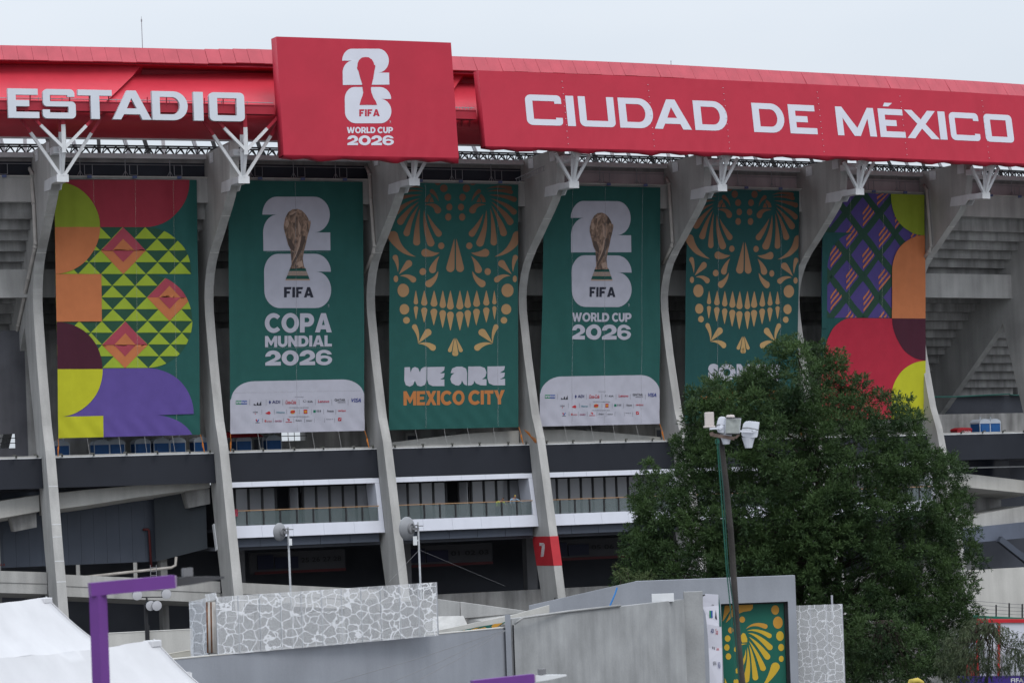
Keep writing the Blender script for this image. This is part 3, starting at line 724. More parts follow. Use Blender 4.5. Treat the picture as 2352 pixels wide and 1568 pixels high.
for b, c in ((-1, 0), (0, 1.165), (2.215, 2.36)):
    mb = MB(); mb.ringbox(b, c, .8, 1.0, 35.68, 36.18, 3); mb.ringbox(b, c, .6, 1.05, 36.18, 36.24, 3); mb.ringbox(b, c, .2, 1.05, 35.6, 35.68, 3); build('front_beam', mb, red_steel, stadium)
    mb = MB()
    mb.tube([P(b + (c - b) * i / 4, .7, 36.42) for i in range(5)], .03, 5)
    for i in range(8): mb.tube([P(b + (c - b) * i / 8, .7, 36.24), P(b + (c - b) * i / 8, .7, 36.5)], .025, 5)
    build('walkway_rail', mb, grey_steel, stadium)
    mb = MB()
    for i in range(6):
        a = b + (c - b) * i / 6; mb.beam(P(a, .6, 35.7), P(a + (.08 if i % 2 else -.08), -1.8, 34.95), .12, .12)
    build('walkway_brace', mb, red_steel, stadium)
for k, z0, h in ((.562, 40.7, 2.2), (3.9, 40.75, .45), (1.145, 40.6, .25)):
    mb = MB(); mb.tube([P(k, -4.3, z0 - .1), P(k, -4.3, z0 + h * .85), P(k, -4.3, z0 + h)], [.03, .025, .008], 6); mb.tube([P(k, -4.3, z0 + h * .83), P(k, -4.3, z0 + h * .9)], .05, 6); build('lightning_rod', mb, grey_steel, roof)
# temporary ladder slung under the roof edge near the third banner
E2 = fr(1.96, 1000, 100)
mb = MB()
p0, p1 = P(2.83, -4.8, 32.0), P(3.0, -2.9, 32.75, -.7)
d = (p1 - p0).normalized(); u = Vector((0, 0, .16))
for s in (-1, 1): mb.tube([p0 + u * s, p1 + u * s], .025, 5)
for i in range(12): mb.tube([p0.lerp(p1, (i + .5) / 12) - u, p0.lerp(p1, (i + .5) / 12) + u], .018, 4)
build('hanging_ladder', mb, grey_steel, None, label='aluminium ladder slung sideways on a concrete rib under the red roof', cat='ladder')
# ================================================================ SIGNS ON THE ROOF
def rrect(x0, y0, x1, y1, r, n=5):
    return arc(x1 - r, y0 + r, r, r, -90, 0, n) + arc(x1 - r, y1 - r, r, r, 0, 90, n) + arc(x0 + r, y1 - r, r, r, 90, 180, n) + arc(x0 + r, y0 + r, r, r, 180, 270, n)
def ellq(cx, cy, rx, ry, a0, a1): return arc(cx, cy, rx, ry, a0, a1, 7)
# wide square capitals, unit height, y up: (outline + holes, width)
GL = {
 'E': ([[(0, 0), (1.05, 0), (1.05, .21), (.27, .21), (.27, .40), (.72, .40), (.72, .61), (.27, .61), (.27, .79), (1.02, .79), (1.02, 1), (0, 1)]], 1.05),
 'S': ([[(0, .3)] + ellq(.14, .14, .14, .14, 180, 270) + ellq(.95, .15, .15, .15, -90, 0) + ellq(.96, .44, .14, .14, 0, 90) + [(.25, .58), (.25, .8), (.83, .8), (.83, .74), (1.07, .74)] + ellq(.92, .85, .15, .15, 0, 90) + ellq(.17, .85, .15, .15, 90, 180) + ellq(.16, .55, .14, .14, 180, 270) + [(.86, .41), (.86, .2), (.24, .2), (.24, .3)]], 1.1),
 'T': ([[(.43, 0), (.72, 0), (.72, .8), (1.15, .8), (1.15, 1), (0, 1), (0, .8), (.43, .8)]], 1.15),
 'A': ([[(0, 0), (.28, 0), (.38, .18), (.92, .18), (1.0, 0), (1.3, 0), (.8, 1), (.5, 1)], [(.48, .38), (.82, .38), (.64, .74)]], 1.3),
 'D': ([[(0, 0)] + arc(.72, .5, .48, .5, -90, 90, 12) + [(0, 1)], [(.26, .2)] + arc(.68, .5, .25, .3, -90, 90, 10) + [(.26, .8)]], 1.2),
 'I': ([[(0, 0), (.3, 0), (.3, 1), (0, 1)]], .3),
 'O': ([rrect(0, 0, 1.2, 1, .16), [(.27, .2), (.93, .2), (.93, .8), (.27, .8)]], 1.2),
 'C': ([[(1.12, .26), (1.12, .14)] + ellq(.98, .14, .14, .14, 0, -90) + ellq(.18, .18, .18, .18, -90, -180) + ellq(.18, .82, .18, .18, 180, 90) + ellq(.98, .86, .14, .14, 90, 0) + [(1.12, .72), (.9, .72), (.9, .8), (.22, .8), (.22, .2), (.91, .2), (.91, .26)]], 1.12),
 'U': ([[(0, 1)] + ellq(.18, .18, .18, .18, 180, 270) + ellq(.96, .16, .16, .16, -90, 0) + [(1.12, 1), (.89, 1), (.89, .2), (.22, .2), (.22, 1)]], 1.12),
 'M': ([[(0, 0), (.2, 0), (.2, .62), (.53, 0), (.72, 0), (1.0, .62), (1.03, 0), (1.25, 0), (1.22, 1), (1.02, 1), (.64, .28), (.2, 1), (0, 1)]], 1.25),
 'X': ([[(0, 0), (.28, 0), (.57, .36), (.88, 0), (1.18, 0), (.72, .52), (1.12, 1), (.83, 1), (.56, .68), (.26, 1), (-.02, 1), (.42, .52)]], 1.18),
 '´': ([[(0, 0), (.28, 0), (.5, .3), (.1, .3)]], .5),
}
# --- free-standing letters
E1 = fr(1.96, 0, 0)
est = thing('letter_sign', 'big white three-dimensional letters reading ESTADIO on the red roof', 'sign', P(.32, 1.2, 34.9))
for ch, xa, xb in (('E', 62, 305), ('S', 333, 592), ('T', 612, 878), ('A', 880, 1183), ('D', 1192, 1470), ('I', 1517, 1592), ('O', 1640, 1915)):
    k0, _ = on_ring(*E1(xa, 820), 1.3); k1, _ = on_ring(*E1(xb, 820), 1.3); loops, w = GL[ch]
    mb = MB(); mb.extrude(loops, lambda x, y, d: P(k0 + (k1 - k0) * x / w, d, 35.04 + 1.93 * y), 1.02, 1.34, 0, 1)
    lt = build('letter', mb, [mat("letter_face", (.58, .61, .67), .4, .03), mat("letter_side", (.50, .52, .56), .5, .03)], est)
mb = MB()
for i in range(12): k = -.28 + i * .105; mb.beam(P(k, .95, 35.9), P(k, 1.02, 36.6), .07)
build('letter_post', mb, red_steel, est)

def wavef(amp, seed, su=1.0):
    def f(s, z):
        a = noise.noise(Vector((s * .35 + seed, z * .12, seed * 1.7)))
        return amp * (math.sin(s * 3.1 * su + 1.7 * math.sin(z * .33 + seed) + seed) * (.35 + a) + .8 * noise.noise(Vector((s * .9 + seed * 3, z * .28, 3.3))))
    return f

def box_sign(name, label, k0, k1, z0, z1, rt, rb, depth, m, sag):
    """fabric-covered box following the ring, leaning out at the foot, with a sagging bottom skirt"""
    root = thing(name, label, 'sign', P((k0 + k1) / 2, rb, z0))
    rf = lambda z: rt + (rb - rt) * (z1 - z) / (z1 - z0)
    wv = wavef(.018, k0 * 3 + 1, 1.6)
    def edge(s, z):
        return max(0, min(1, (z - z0) / .9)) * max(0, min(1, (z1 - z) / .6))
    def surf(s, z, l): return P(s / BAY, rf(z) + wv(s, z) * edge(s, z) + .02 * max(0, 1 - (z - z0) / 1.5) * math.sin(s * 6 + 3 * math.sin(s * 1.3)) * edge(s, z) + .016 * l, z)
    print_on('front_fabric', [([(k0 * BAY, z0), (k1 * BAY, z0), (k1 * BAY, z1), (k0 * BAY, z1)], 0, 0)], surf, [m], root)
    n = max(2, int((k1 - k0) * 14)); mb = MB()
    for i in range(n):
        a = k0 + (k1 - k0) * i / n; c = k0 + (k1 - k0) * (i + 1) / n
        sg = lambda k: sag * abs(math.sin((k - k0) * BAY * .62)) * (.55 + .45 * math.sin((k - k0) * 31))
        q = lambda k: [P(k, rb, z0), P(k, rb - .08, z0 - .12 - sg(k)), P(k, rb - depth, z0 - .1 - sg(k) * .7), P(k, rt - depth, z1), P(k, rt, z1)]
        A, B = q(a), q(c)
        for j in range(4): mb.face([A[j], A[j + 1], B[j + 1], B[j]])
    for k in (k0, k1):
        pts = [P(k, rb, z0), P(k, rb - depth, z0 - .1), P(k, rt - depth, z1), P(k, rt, z1)]; mb.face(pts if k == k0 else pts[::-1])
    build('fabric_skirt', mb, m, root, True)
    o = root.children[-1]
    o.data.polygons.foreach_set('use_smooth', [False] * len(o.data.polygons))
    return root, surf, rf

def emb(box2, box6):
    a = rect_map(*box2); c = rect_map(*box6)
    two = [(0, .33)] + arc(.21, .33, .21, .33, 180, 270, 10)[1:] + arc(.76, .33, .228, .33, 270, 450, 18) + [(.775, .66), (.995, .66), (1, .99), (.015, 1), (.01, .66)] + arc(.22, .66, .21, .33, 180, 270, 10)[1:]
    six = arc(.21, .33, .21, .33, 180, 270, 10) + arc(.745, .33, .25, .33, 270, 360, 10) + [(.765, .33)] + arc(.765, .665, .235, .335, 270, 450, 18)[1:] + arc(.24, .68, .235, .32, 90, 180, 10)
    return [a(*p) for p in two], [c(*p) for p in six]

# --- square sign with the tournament emblem
E2 = fr(1.96, 1000, 100)
sgn, surf2, rf2 = box_sign('emblem_sign', 'square red fabric sign with white 26 emblem above the second bay', 1.178, 2.206, 32.74, 40.84, 1.4, 2.0, 1.05, red_sign, .38)
def T2(pts, rf=rf2, f=E2):
    out = []
    for p in pts:
        k, z = kz(*f(*p), rf); out.append((k * BAY, z))
    return out
two, six = emb((722, 188, 1092, 472), (742, 488, 1108, 772))
# the photographed emblem leans with the sign
sh = lambda p: (p[0] + (p[1] - 480) * .045, p[1])
lay = [(T2(two), 0, 1), (T2(six), 0, 1)]
cup = [(903, 253), (875, 258), (852, 280), (843, 305), (842, 328), (839, 332), (840, 347), (850, 362), (862, 410), (878, 460), (882, 500), (887, 530), (880, 560), (868, 590), (858, 628), (994, 628), (985, 600), (965, 570), (952, 535), (946, 505), (952, 470), (965, 420), (975, 360), (982, 325), (978, 312), (973, 318), (970, 298), (955, 272), (930, 256)]
lay.append((T2(cup), 1, 2))
print_on('numeral', lay[:1], surf2, [white_print, red_sign], sgn); print_on('numeral', lay[1:2], surf2, [white_print, red_sign], sgn); print_on('trophy_silhouette', lay[2:], surf2, [white_print, red_sign], sgn)
for gl in heavy("FIFA", .1):
    m_ = rect_map(856, 663, 1015, 717, -1); print_on('letter', [(T2([m_(u, v) for u, v in poly]), 0, 2) for poly in gl], surf2, [red_sign], sgn)
for tx, bx, bd in (("WORLD CUP", (758, 802, 1120, 850, -1), 1), ("2026", (763, 868, 1127, 943, 0), 1), ("TM", (1094, 752, 1104, 772), 0)):
    for gl in (heavy(tx, .05) if bd else glyphs(tx)): m_ = rect_map(*bx); print_on('letter', [(T2([m_(u, v) for u, v in poly]), 0, 1) for poly in gl], surf2, [white_print], sgn)

# --- long sign with the city name
E3 = fr(1.96, 1900, 150); E4 = fr(1.96, 2896, 250)
cty, surf3, rf3 = box_sign('city_sign', 'long red fabric sign with white letters CIUDAD DE MÉXICO along the roof', 2.372, 6.95, 33.6, 38.98, 1.3, 2.0, .8, red_sign, .3)
_, zt = kz(*E3(540, 452), rf3); _, zb = kz(*E3(560, 690), rf3)
for ch, f, xa, xb in (('C', E3, 400, 682), ('I', E3, 718, 780), ('U', E3, 815, 1093), ('D', E3, 1127, 1392), ('A', E3, 1395, 1684), ('D', E3, 1713, 1972), ('D', E4, 232, 478), ('E', E4, 515, 728), ('M', E4, 886, 1190), ('E', E4, 1218, 1416), ('X', E4, 1428, 1678), ('I', E4, 1684, 1740), ('C', E4, 1770, 2000), ('O', E4, 2040, 2260), ('´', E4, 1262, 1338)):
    ymid = 580 if f is E3 else 500
    k0, _ = kz(*f(xa, ymid), rf3); k1, _ = kz(*f(xb, ymid), rf3); loops, w = GL[ch]
    tri = tessellate_polygon([[Vector((x, y, 0)) for x, y in lp] for lp in loops]); flat = [p for lp in loops for p in lp]
    L_ = []
    for t in tri:
        if ch == '´': L_.append(([((k0 + (k1 - k0) * flat[i][0] / w) * BAY, zt + .18 + flat[i][1] * .95) for i in t], 0, 1))
        else: L_.append(([((k0 + (k1 - k0) * flat[i][0] / w) * BAY, zb + (zt - zb) * flat[i][1]) for i in t], 0, 1))
    print_on('letter', L_, surf3, [white_print], cty)
mb = MB()
for k in (2.89, 3.45, 3.96, 4.63, 5.25, 5.9):
    for i in range(11):
        z = 33.9 + i * .45; mb.box(P(k + .001 * (i % 2), rf3(z) + .05, z), .06, .03, .035, 0, P(k, 0, 0, 1) - P(k, 0, 0))
build('lacing', mb, white_print, cty)

# ================================================================ BANNERS
ZT, ZB_ = 31.95, 14.22
def rb(z): return -6.45 - 1.4 * (ZT - z) / (ZT - ZB_)
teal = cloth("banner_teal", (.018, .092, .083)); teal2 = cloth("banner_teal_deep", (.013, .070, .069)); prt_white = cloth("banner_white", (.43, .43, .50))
navy_ink = cloth("banner_ink", (.025, .027, .042))
BCOL = dict(red=(.30, .030, .050), lime=(.24, .30, .028), leaf=(.022, .075, .045), green2=(.30, .40, .035), orange=(.50, .165, .065), pink=(.36, .058, .085), maroon=(.060, .012, .026), yellow=(.47, .47, .022), purple=(.105, .070, .28), crimson=(.40, .020, .045), violet=(.072, .052, .20), bottle=(.020, .060, .040))
def bc(n): return cloth("banner_" + n, BCOL[n])
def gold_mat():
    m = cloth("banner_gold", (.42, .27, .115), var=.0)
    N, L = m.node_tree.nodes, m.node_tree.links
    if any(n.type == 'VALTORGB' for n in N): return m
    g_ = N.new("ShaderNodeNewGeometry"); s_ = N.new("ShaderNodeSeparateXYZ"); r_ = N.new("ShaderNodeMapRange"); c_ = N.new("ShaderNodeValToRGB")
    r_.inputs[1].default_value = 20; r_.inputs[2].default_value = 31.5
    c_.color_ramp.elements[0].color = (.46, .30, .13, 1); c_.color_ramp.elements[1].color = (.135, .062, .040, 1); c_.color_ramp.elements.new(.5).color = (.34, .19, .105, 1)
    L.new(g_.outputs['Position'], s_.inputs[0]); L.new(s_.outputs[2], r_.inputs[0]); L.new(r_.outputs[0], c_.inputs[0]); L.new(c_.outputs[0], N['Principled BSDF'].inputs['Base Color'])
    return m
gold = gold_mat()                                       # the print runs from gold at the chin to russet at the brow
rope_m = mat("orange_rope", (.50, .17, .03), .8); cord_m = mat("grey_cord", (.35, .35, .35), .7)

class Banner:
    def __init__(s, label, kl_t, kl_b, kr_t, kr_b, base, seed):
        s.k = (kl_t, kl_b, kr_t, kr_b); s.root = thing('hanging_banner', label, 'banner', P((kl_b + kr_b) / 2, rb(ZB_), ZB_), 'banners hung between the ribs')
        wv = wavef(.08, seed); fold = [random.uniform(0, 6) for _ in range(3)]
        kl, kr = min(kl_t, kl_b) * BAY, max(kr_t, kr_b) * BAY
        def surf(sx, z, l):
            u = (sx - kl) / (kr - kl); v = (ZT - z) / (ZT - ZB_)
            e = .045 * math.exp(-((u - .88) / .09) ** 2) * math.sin(sx * 6 + v * 5 + fold[0]) * math.sin(min(1, v * 3) * 1.57) * max(0, 1 - v * .9) \
              + .04 * math.exp(-((u - .08) / .09) ** 2) * math.sin(sx * 6 - v * 4 + fold[1]) * (.4 + .6 * math.sin(v * 3.1)) \
              + .03 * math.exp(-((v - .97) / .06) ** 2) * math.sin((sx + z * .8) * 4.5 + fold[2])
            return P(sx / BAY, rb(z) + wv(sx, z) + e + .016 * l, z)
        s.surf = surf
        s.out = [(kl_b * BAY, ZB_), (kr_b * BAY, ZB_), (kr_t * BAY, ZT), (kl_t * BAY, ZT)]
        print_on('cloth', [(s.out, 0, 0)], surf, [base], s.root)
        # hems and sewn seams, guy cords
        mb = MB()
        for i in range(24):
            a, c = i / 24, (i + 1) / 24
            f = lambda q: surf((kl_b + (kr_b - kl_b) * q) * BAY, ZB_ + .02, 2)
            mb.face([f(a), f(c), f(c) + Vector((0, 0, .13)), f(a) + Vector((0, 0, .13))])
        s.base = base
        for j, (q, sg) in enumerate(((0, -1), (1, 1))):
            mb2 = MB(); p = surf((kl_b + (kr_b - kl_b) * q) * BAY, ZB_, 1); e_ = P(kl_b + (kr_b - kl_b) * q + sg * .012, -7.5, 12.95)
            mb2.tube([p, p.lerp(e_, .5) + Vector((.05, 0, 0)), e_], .022, 5); mb2.tube([p.lerp(e_, .45), p.lerp(e_, .6), e_], [.03, .06, .02], 5)
            build('guy_rope', mb2, rope_m, s.root)
        for q in (.2, .42, .6, .8):
            mb2 = MB(); p = surf((kl_b + (kr_b - kl_b) * q) * BAY, ZB_, 1); mb2.tube([p, P(kl_b + (kr_b - kl_b) * (q + .005), -7.5, 12.95)], .012, 4); build('tie_cord', mb2, cord_m, s.root)
    def uv(s, k, z): return (k - s.k[1]) / (s.k[3] - s.k[1]), z
    def px(s, f, src=None):
        """outline measured in the picture -> (s, z); src: banner the outline was measured on"""
        q = src or s
        def g_(pts):
            o = []
            for p in pts:
                k, z = kz(*f(*p), rb)
                if src: u = (k - q.k[1]) / (q.k[3] - q.k[1]); k = s.k[1] + u * (s.k[3] - s.k[1])
                o.append((k * BAY, max(ZB_, min(ZT, z))))
            return o
        return g_
    def seams(s, us, zs, m):
        mb = []
        kl, kr = s.k[1] * BAY, s.k[3] * BAY
        for u in us: x = kl + (kr - kl) * u; mb.append(([(x - .02, ZB_ + .1), (x + .02, ZB_ + .1), (x + .02, ZT - .1), (x - .02, ZT - .1)], 0, 3.2))
        for z, a, c in zs: mb.append(([(kl + (kr - kl) * a, z - .015), (kl + (kr - kl) * c, z - .015), (kl + (kr - kl) * c, z + .015), (kl + (kr - kl) * a, z + .015)], 0, 3.2))
        print_on('seam', mb, s.surf, [m], s.root)

seam_m = mat("seam_thread", (.45, .45, .48), .8, 0, trans=.72)
inb = lambda b: (lambda pts: clip(pts, b.out))
BN = {}
BN[0] = Banner('colourful banner of geometric shapes with lime triangles, left of the 26 banners', .079, .079, .904, .906, teal, 1.3)
BN[1] = Banner('teal banner with trophy emblem reading COPA MUNDIAL 2026', 1.086, 1.086, 1.911, 1.915, teal, 2.9)
BN[2] = Banner('teal banner with golden skull pattern reading WE ARE MEXICO CITY', 2.083, 2.067, 2.917, 2.921, teal, 4.1)
BN[3] = Banner('teal banner with trophy emblem reading WORLD CUP 2026', 3.092, 3.064, 3.903, 3.907, teal, 5.7)
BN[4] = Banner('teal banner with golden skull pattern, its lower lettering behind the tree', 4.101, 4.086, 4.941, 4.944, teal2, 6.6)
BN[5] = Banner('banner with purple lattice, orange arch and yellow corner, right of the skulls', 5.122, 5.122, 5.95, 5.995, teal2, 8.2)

# --- geometric banner
b = BN[0]; f1 = fr(2.6133, 0, 700); T = b.px(f1); C = inb(b); L = []
def add(pts, mi, ly):
    q = C(T(pts))
    if len(q) > 2: L.append((q, mi, ly))
gm = [bc(n) for n in ('red', 'lime', 'leaf', 'green2', 'orange', 'pink', 'maroon', 'yellow', 'purple')]
X0 = 520
add([(X0, 50), (1978, 50)] + arc(1518, 65, 460, 480, 0, 90, 16) + [(X0, 545)], 0, 1)
up = [(X0, 545)] + arc(1525, 1033, 475, 488, -90, 0, 16) + [(2000, 1035), (X0, 1035)]
lo = [(X0, 1035), (1545, 1035)] + arc(1537, 1525, 475, 489, -88, 0, 14) + arc(1537, 1525, 475, 489, 0, 90, 14)[1:] + [(X0, 2016)]
for rgn, r0, r1 in ((up, 0, 4), (lo, 4, 12)):
    add(rgn, 2, 1)
    for i in range(r0, r1):
        y0 = 545 + 122.6 * i; dr_ = i * 2.6
        for j in range(-3, 6):
            ax = 1043 + 237.5 * j + (118.75 if i % 2 else 0) + dr_
            t_ = clip([(ax, y0), (ax + 118, y0 + 121), (ax - 118, y0 + 121)], rgn)
            if len(t_) > 2: add(t_, 3, 2)
    for (dx, dy) in (((1287, 790),) if r0 == 0 else ((1770, 1280), (1305, 1775))):
        for pts, mi, ly in (([(dx, dy - 245), (dx + 237, dy), (dx - 237, dy)], 5, 3), ([(dx, dy + 245), (dx + 237, dy), (dx - 237, dy)], 4, 3), ([(dx, dy - 122), (dx + 115, dy), (dx - 115, dy)], 4, 4), ([(dx, dy + 120), (dx + 115, dy), (dx - 115, dy)], 5, 4)):
            t_ = clip(pts, rgn)
            if len(t_) > 2: add(t_, mi, ly)
add([(X0, 545)] + arc(558, 545, 485, 478, -90, 0, 18) , 1, 5)
add([(X0, 545)] + arc(560, 545, 483, 490, 0, 90, 18) + [(X0, 1035)], 4, 5)
add([(X0, 1036), (1057, 1036), (1063, 1530), (X0, 1534)], 4, 5)
Y2 = 1437.3
add([(X0, 592 + Y2), (X0, 100 + Y2)] + arc(597, 590 + Y2, 473, 490, -90, 0, 18), 6, 5)
add([(600, 590 + Y2), (1540, 580 + Y2)] + arc(1540, 1057 + Y2, 485, 477, -90, 0, 16) + [(1610, 1072 + Y2)] + arc(1610, 1420 + Y2, 440, 350, -90, -25, 10) + [(1955, 1330 + Y2), (600, 1330 + Y2)], 8, 4)
add([(X0, 592 + Y2), (1070, 590 + Y2)] + arc(597, 592 + Y2, 475, 498, 0, 85, 18) + [(640, 1090 + Y2), (X0, 1090 + Y2)], 7, 6)
add([(X0, 1090 + Y2), (1076, 1078 + Y2), (1078, 1345 + Y2), (X0, 1345 + Y2)], 7, 6)
print_on('geometric_print', L, b.surf, gm, b.root)
b.seams((.272, .56, .83), (), mat("seam_bright", (.6, .6, .5), .8, 0, trans=.8))

# --- trophy banners
cup_c = cloth("trophy_bronze", (.155, .100, .078))
N_, L_n = cup_c.node_tree.nodes, cup_c.node_tree.links
gp = N_.new("ShaderNodeNewGeometry"); mp_ = N_.new("ShaderNodeMapping"); mp_.inputs['Scale'].default_value = (2.2, 2.2, 1.1); mp_.inputs['Rotation'].default_value = (0, .5, 0)
tn = N_.new("ShaderNodeTexNoise"); tn.inputs['Scale'].default_value = 1.5; tn.inputs['Detail'].default_value = 6; tn.inputs['Distortion'].default_value = 1.4
rp = N_.new("ShaderNodeValToRGB"); rp.color_ramp.elements[0].position = .3; rp.color_ramp.elements[0].color = (.075, .055, .048, 1); rp.color_ramp.elements[1].position = .72; rp.color_ramp.elements[1].color = (.42, .28, .21, 1); rp.color_ramp.elements.new(.5).color = (.21, .14, .105, 1)
L_n.new(gp.outputs['Position'], mp_.inputs[0]); L_n.new(mp_.outputs[0], tn.inputs['Vector']); L_n.new(tn.outputs[0], rp.inputs[0]); L_n.new(rp.outputs[0], N_['Principled BSDF'].inputs['Base Color'])
cup_d = cloth("trophy_shadow", (.095, .068, .058)); cup_l = cloth("trophy_light", (.40, .28, .22)); cup_g = cloth("trophy_malachite", (.012, .075, .062)); cup_t = cloth("trophy_band", (.30, .24, .21))
f3 = fr(3.136, 850, 700); f4 = fr(2.6133, 850, 1200)
CUP = [(1060, 425), (1000, 432), (950, 468), (915, 530), (900, 590), (893, 620), (892, 665), (905, 720), (925, 790), (945, 870), (975, 930), (982, 1000), (988, 1080), (990, 1120), (968, 1178), (1168, 1172), (1148, 1150), (1138, 1100), (1132, 1040), (1145, 960), (1170, 860), (1190, 760), (1208, 700), (1222, 640), (1227, 600), (1220, 566), (1206, 582), (1195, 545), (1160, 490), (1115, 445)]
CUPD = [[(1000, 560), (1050, 535), (1062, 600), (1040, 650), (990, 640), (985, 600)], [(1100, 560), (1180, 600), (1190, 660), (1140, 690), (1105, 640)], [(1120, 760), (1165, 770), (1150, 850), (1120, 930), (1100, 980), (1040, 1080), (1000, 1150), (1000, 1100), (1060, 980), (1095, 880)], [(940, 790), (985, 810), (1025, 900), (1020, 960), (985, 930), (955, 880)], [(985, 950), (1020, 975), (1000, 1060), (988, 1080)]]
CUPL = [[(915, 570), (945, 560), (960, 610), (940, 660), (912, 640)], [(1075, 560), (1098, 640), (1100, 760), (1080, 740), (1068, 640)], [(1085, 790), (1108, 760), (1090, 900), (1040, 1020), (1000, 1090), (1050, 960)], [(1060, 1100), (1120, 1070), (1135, 1140), (1080, 1165)], [(960, 500), (1020, 455), (1060, 455), (1000, 500)]]
SPON = [("aramco", 243, 1048, 358, 1088, (.5, .5, .58), 'teal'), ("ADI", 622, 1048, 703, 1078, (.03, .03, .12), 0), ("Coca-Cola", 762, 1045, 873, 1085, (.42, .03, .04), 's'), ("KIA", 990, 1050, 1045, 1068, (.03, .03, .04), 0), ("Lenovo", 1102, 1043, 1216, 1070, (.40, .02, .05), 0), ("QATAR", 1273, 1030, 1386, 1058, (.05, .05, .06), 0), ("AIRWAYS", 1305, 1060, 1388, 1074, (.05, .05, .06), 0), ("VISA", 1448, 1025, 1549, 1066, (.015, .03, .20), 's'),
        ("ULTRA", 422, 1162, 475, 1177, (.06, .06, .07), 0), ("Hisense", 668, 1163, 752, 1180, (.01, .16, .22), 0), ("Rexona", 1198, 1147, 1264, 1168, (.05, .05, .06), 0), ("verizon", 1309, 1143, 1393, 1164, (.42, .02, .03), 0),
        ("airbnb", 568, 1256, 618, 1272, (.42, .10, .11), 0), ("DIAGEO", 652, 1254, 722, 1272, (.24, .02, .08), 0), ("Globant.", 868, 1248, 930, 1264, (.04, .04, .05), 0), ("BONVOY", 973, 1251, 1040, 1266, (.12, .12, .13), 0), ("ROCK IT", 1187, 1239, 1256, 1250, (.03, .03, .04), 0),
        ("FIFA PARTNERS", 861, 1008, 946, 1016, (.03, .03, .04), 0), ("FIFA WORLD CUP 2026 SPONSORS", 806, 1118, 999, 1128, (.03, .03, .04), 0), ("FIFA WORLD CUP 2026 SUPPORTERS", 798, 1212, 1004, 1222, (.03, .03, .04), 0)]
for bi in (1, 3):
    b = BN[bi]; src = BN[1] if bi == 3 else None
    T3 = b.px(f3, src); T4 = b.px(f4, src); L = []
    two, six = emb((625, 273, 1480, 952), (646, 988, 1490, 1668))
    L += [(T3(two), 0, 1), (T3(six), 0, 1)]
    for q_ in L: print_on('numeral', [q_], b.surf, [prt_white], b.root)
    L = [(T3(CUP), 0, 2)] + [(T3(p), 1, 3) for p in CUPD[2:]] + [(T3(p), 2, 3) for p in CUPL]
    def bs(y): t = (y - 1175) / 147; return 968 - 56 * t, 1168 + 55 * t
    for y0, y1, mi in ((1172, 1205, 3), (1205, 1262, 4), (1262, 1305, 3), (1305, 1322, 2)):
        a0, c0 = bs(y0); a1, c1 = bs(y1); L.append((T3([(a0, y0), (c0, y0), (c1, y1), (a1, y1)]), mi, 2))
    for tx, bx in (("FIFA", (995, 1208, 1145, 1230)), ("WORLD CUP", (962, 1236, 1180, 1260))):
        m_ = rect_map(*bx)
        for poly in text_polys(tx, .02): L.append((T3([m_(u, v) for u, v in poly]), 2, 3))
    print_on('trophy_print', L, b.surf, [cup_c, cup_d, cup_l, cup_g, cup_t], b.root)
    m_ = rect_map(897, 1405, 1265, 1535)
    for gl in heavy("FIFA", .1): print_on('letter', [(T3([m_(u, v) for u, v in poly]), 0, 2) for poly in gl], b.surf, [navy_ink], b.root)
    if bi == 1: TX = (("COPA", (545, 140, 1245, 340, -3), .085), ("MUNDIAL", (547, 376, 1247, 492, -9), .07), ("2026", (550, 530, 1250, 685, -9), .085), ("TM", (1205, 45, 1219, 78), 0))
    else: TX = (("WORLD CUP", (545, 147, 1245, 245, 0), .06), ("2026", (545, 278, 1245, 440, 0), .085), ("TM", (1205, 45, 1219, 78), 0))
    for tx, bx, bd in TX:
        m_ = rect_map(*bx)
        for gl in (heavy(tx, .05) if bd else glyphs(tx)): print_on('letter', [(T4([m_(u, v) for u, v in poly]), 0, 2) for poly in gl], b.surf, [prt_white], b.root)
    # sponsor panel at the foot
    C = inb(b); sk = lambda y: y
    q = C(T4([(150, 1420), (150, 1090), (195, 1030)] + arc(440, 1042, 245, 195, 185, 270, 10) + arc(1355, 1022, 238, 194, -90, -5, 10) + [(1640, 1060), (1640, 1420)]))
    print_on('sponsor_panel', [(q, 0, 1)], b.surf, [prt_white], b.root)
    L = []; cm = []; cx_ = {}
    def cmi(c):
        if c not in cx_: cx_[c] = len(cm); cm.append(cloth("logo_%d_%d_%d" % tuple(int(v * 999) for v in c), c))
        return cx_[c]
    rect = lambda x0, y0, x1, y1: [(x0, y0), (x1, y0), (x1, y1), (x0, y1)]
    for tx, x0, y0, x1, y1, c, st in SPON:
        if st == 'teal':
            xm = (x0 + x1) / 2
            L.append((T4(rect(x0, y0, xm, y1)), cmi((.02, .22, .10)), 2)); L.append((T4(rect(xm, y0, x1, y1)), cmi((.03, .08, .30)), 2)); x0 += 3; x1 -= 3; y0 += 8; y1 -= 8
        m_ = rect_map(x0, y0, x1, y1)
        for poly in text_polys(tx, .02 if y1 - y0 > 14 else 0, .3 if st == 's' else 0): L.append((T4([m_(u, v) for u, v in poly]), cmi(c), 3))
    ik = cmi((.03, .03, .04)); rd = cmi((.42, .03, .04))
    for j in range(3): x = 432 + j * 26; L.append((T4([(x, 1098 - j * 0), (x + 28, 1100), (x + 8 + 8 * j, 1082 - 18 * j), (x - 12 + 14 * j + 8, 1086 - 16 * j)]), ik, 2))
    L.append((T4([(600, 1045), (612, 1065), (600, 1090), (588, 1065)]), cmi((.02, .03, .14)), 2)); L.append((T4(disc(957, 1055, 16, 10)), ik, 2)); L.append((T4(disc(957, 1055, 12, 7)), cmi((.5, .5, .58)), 3))
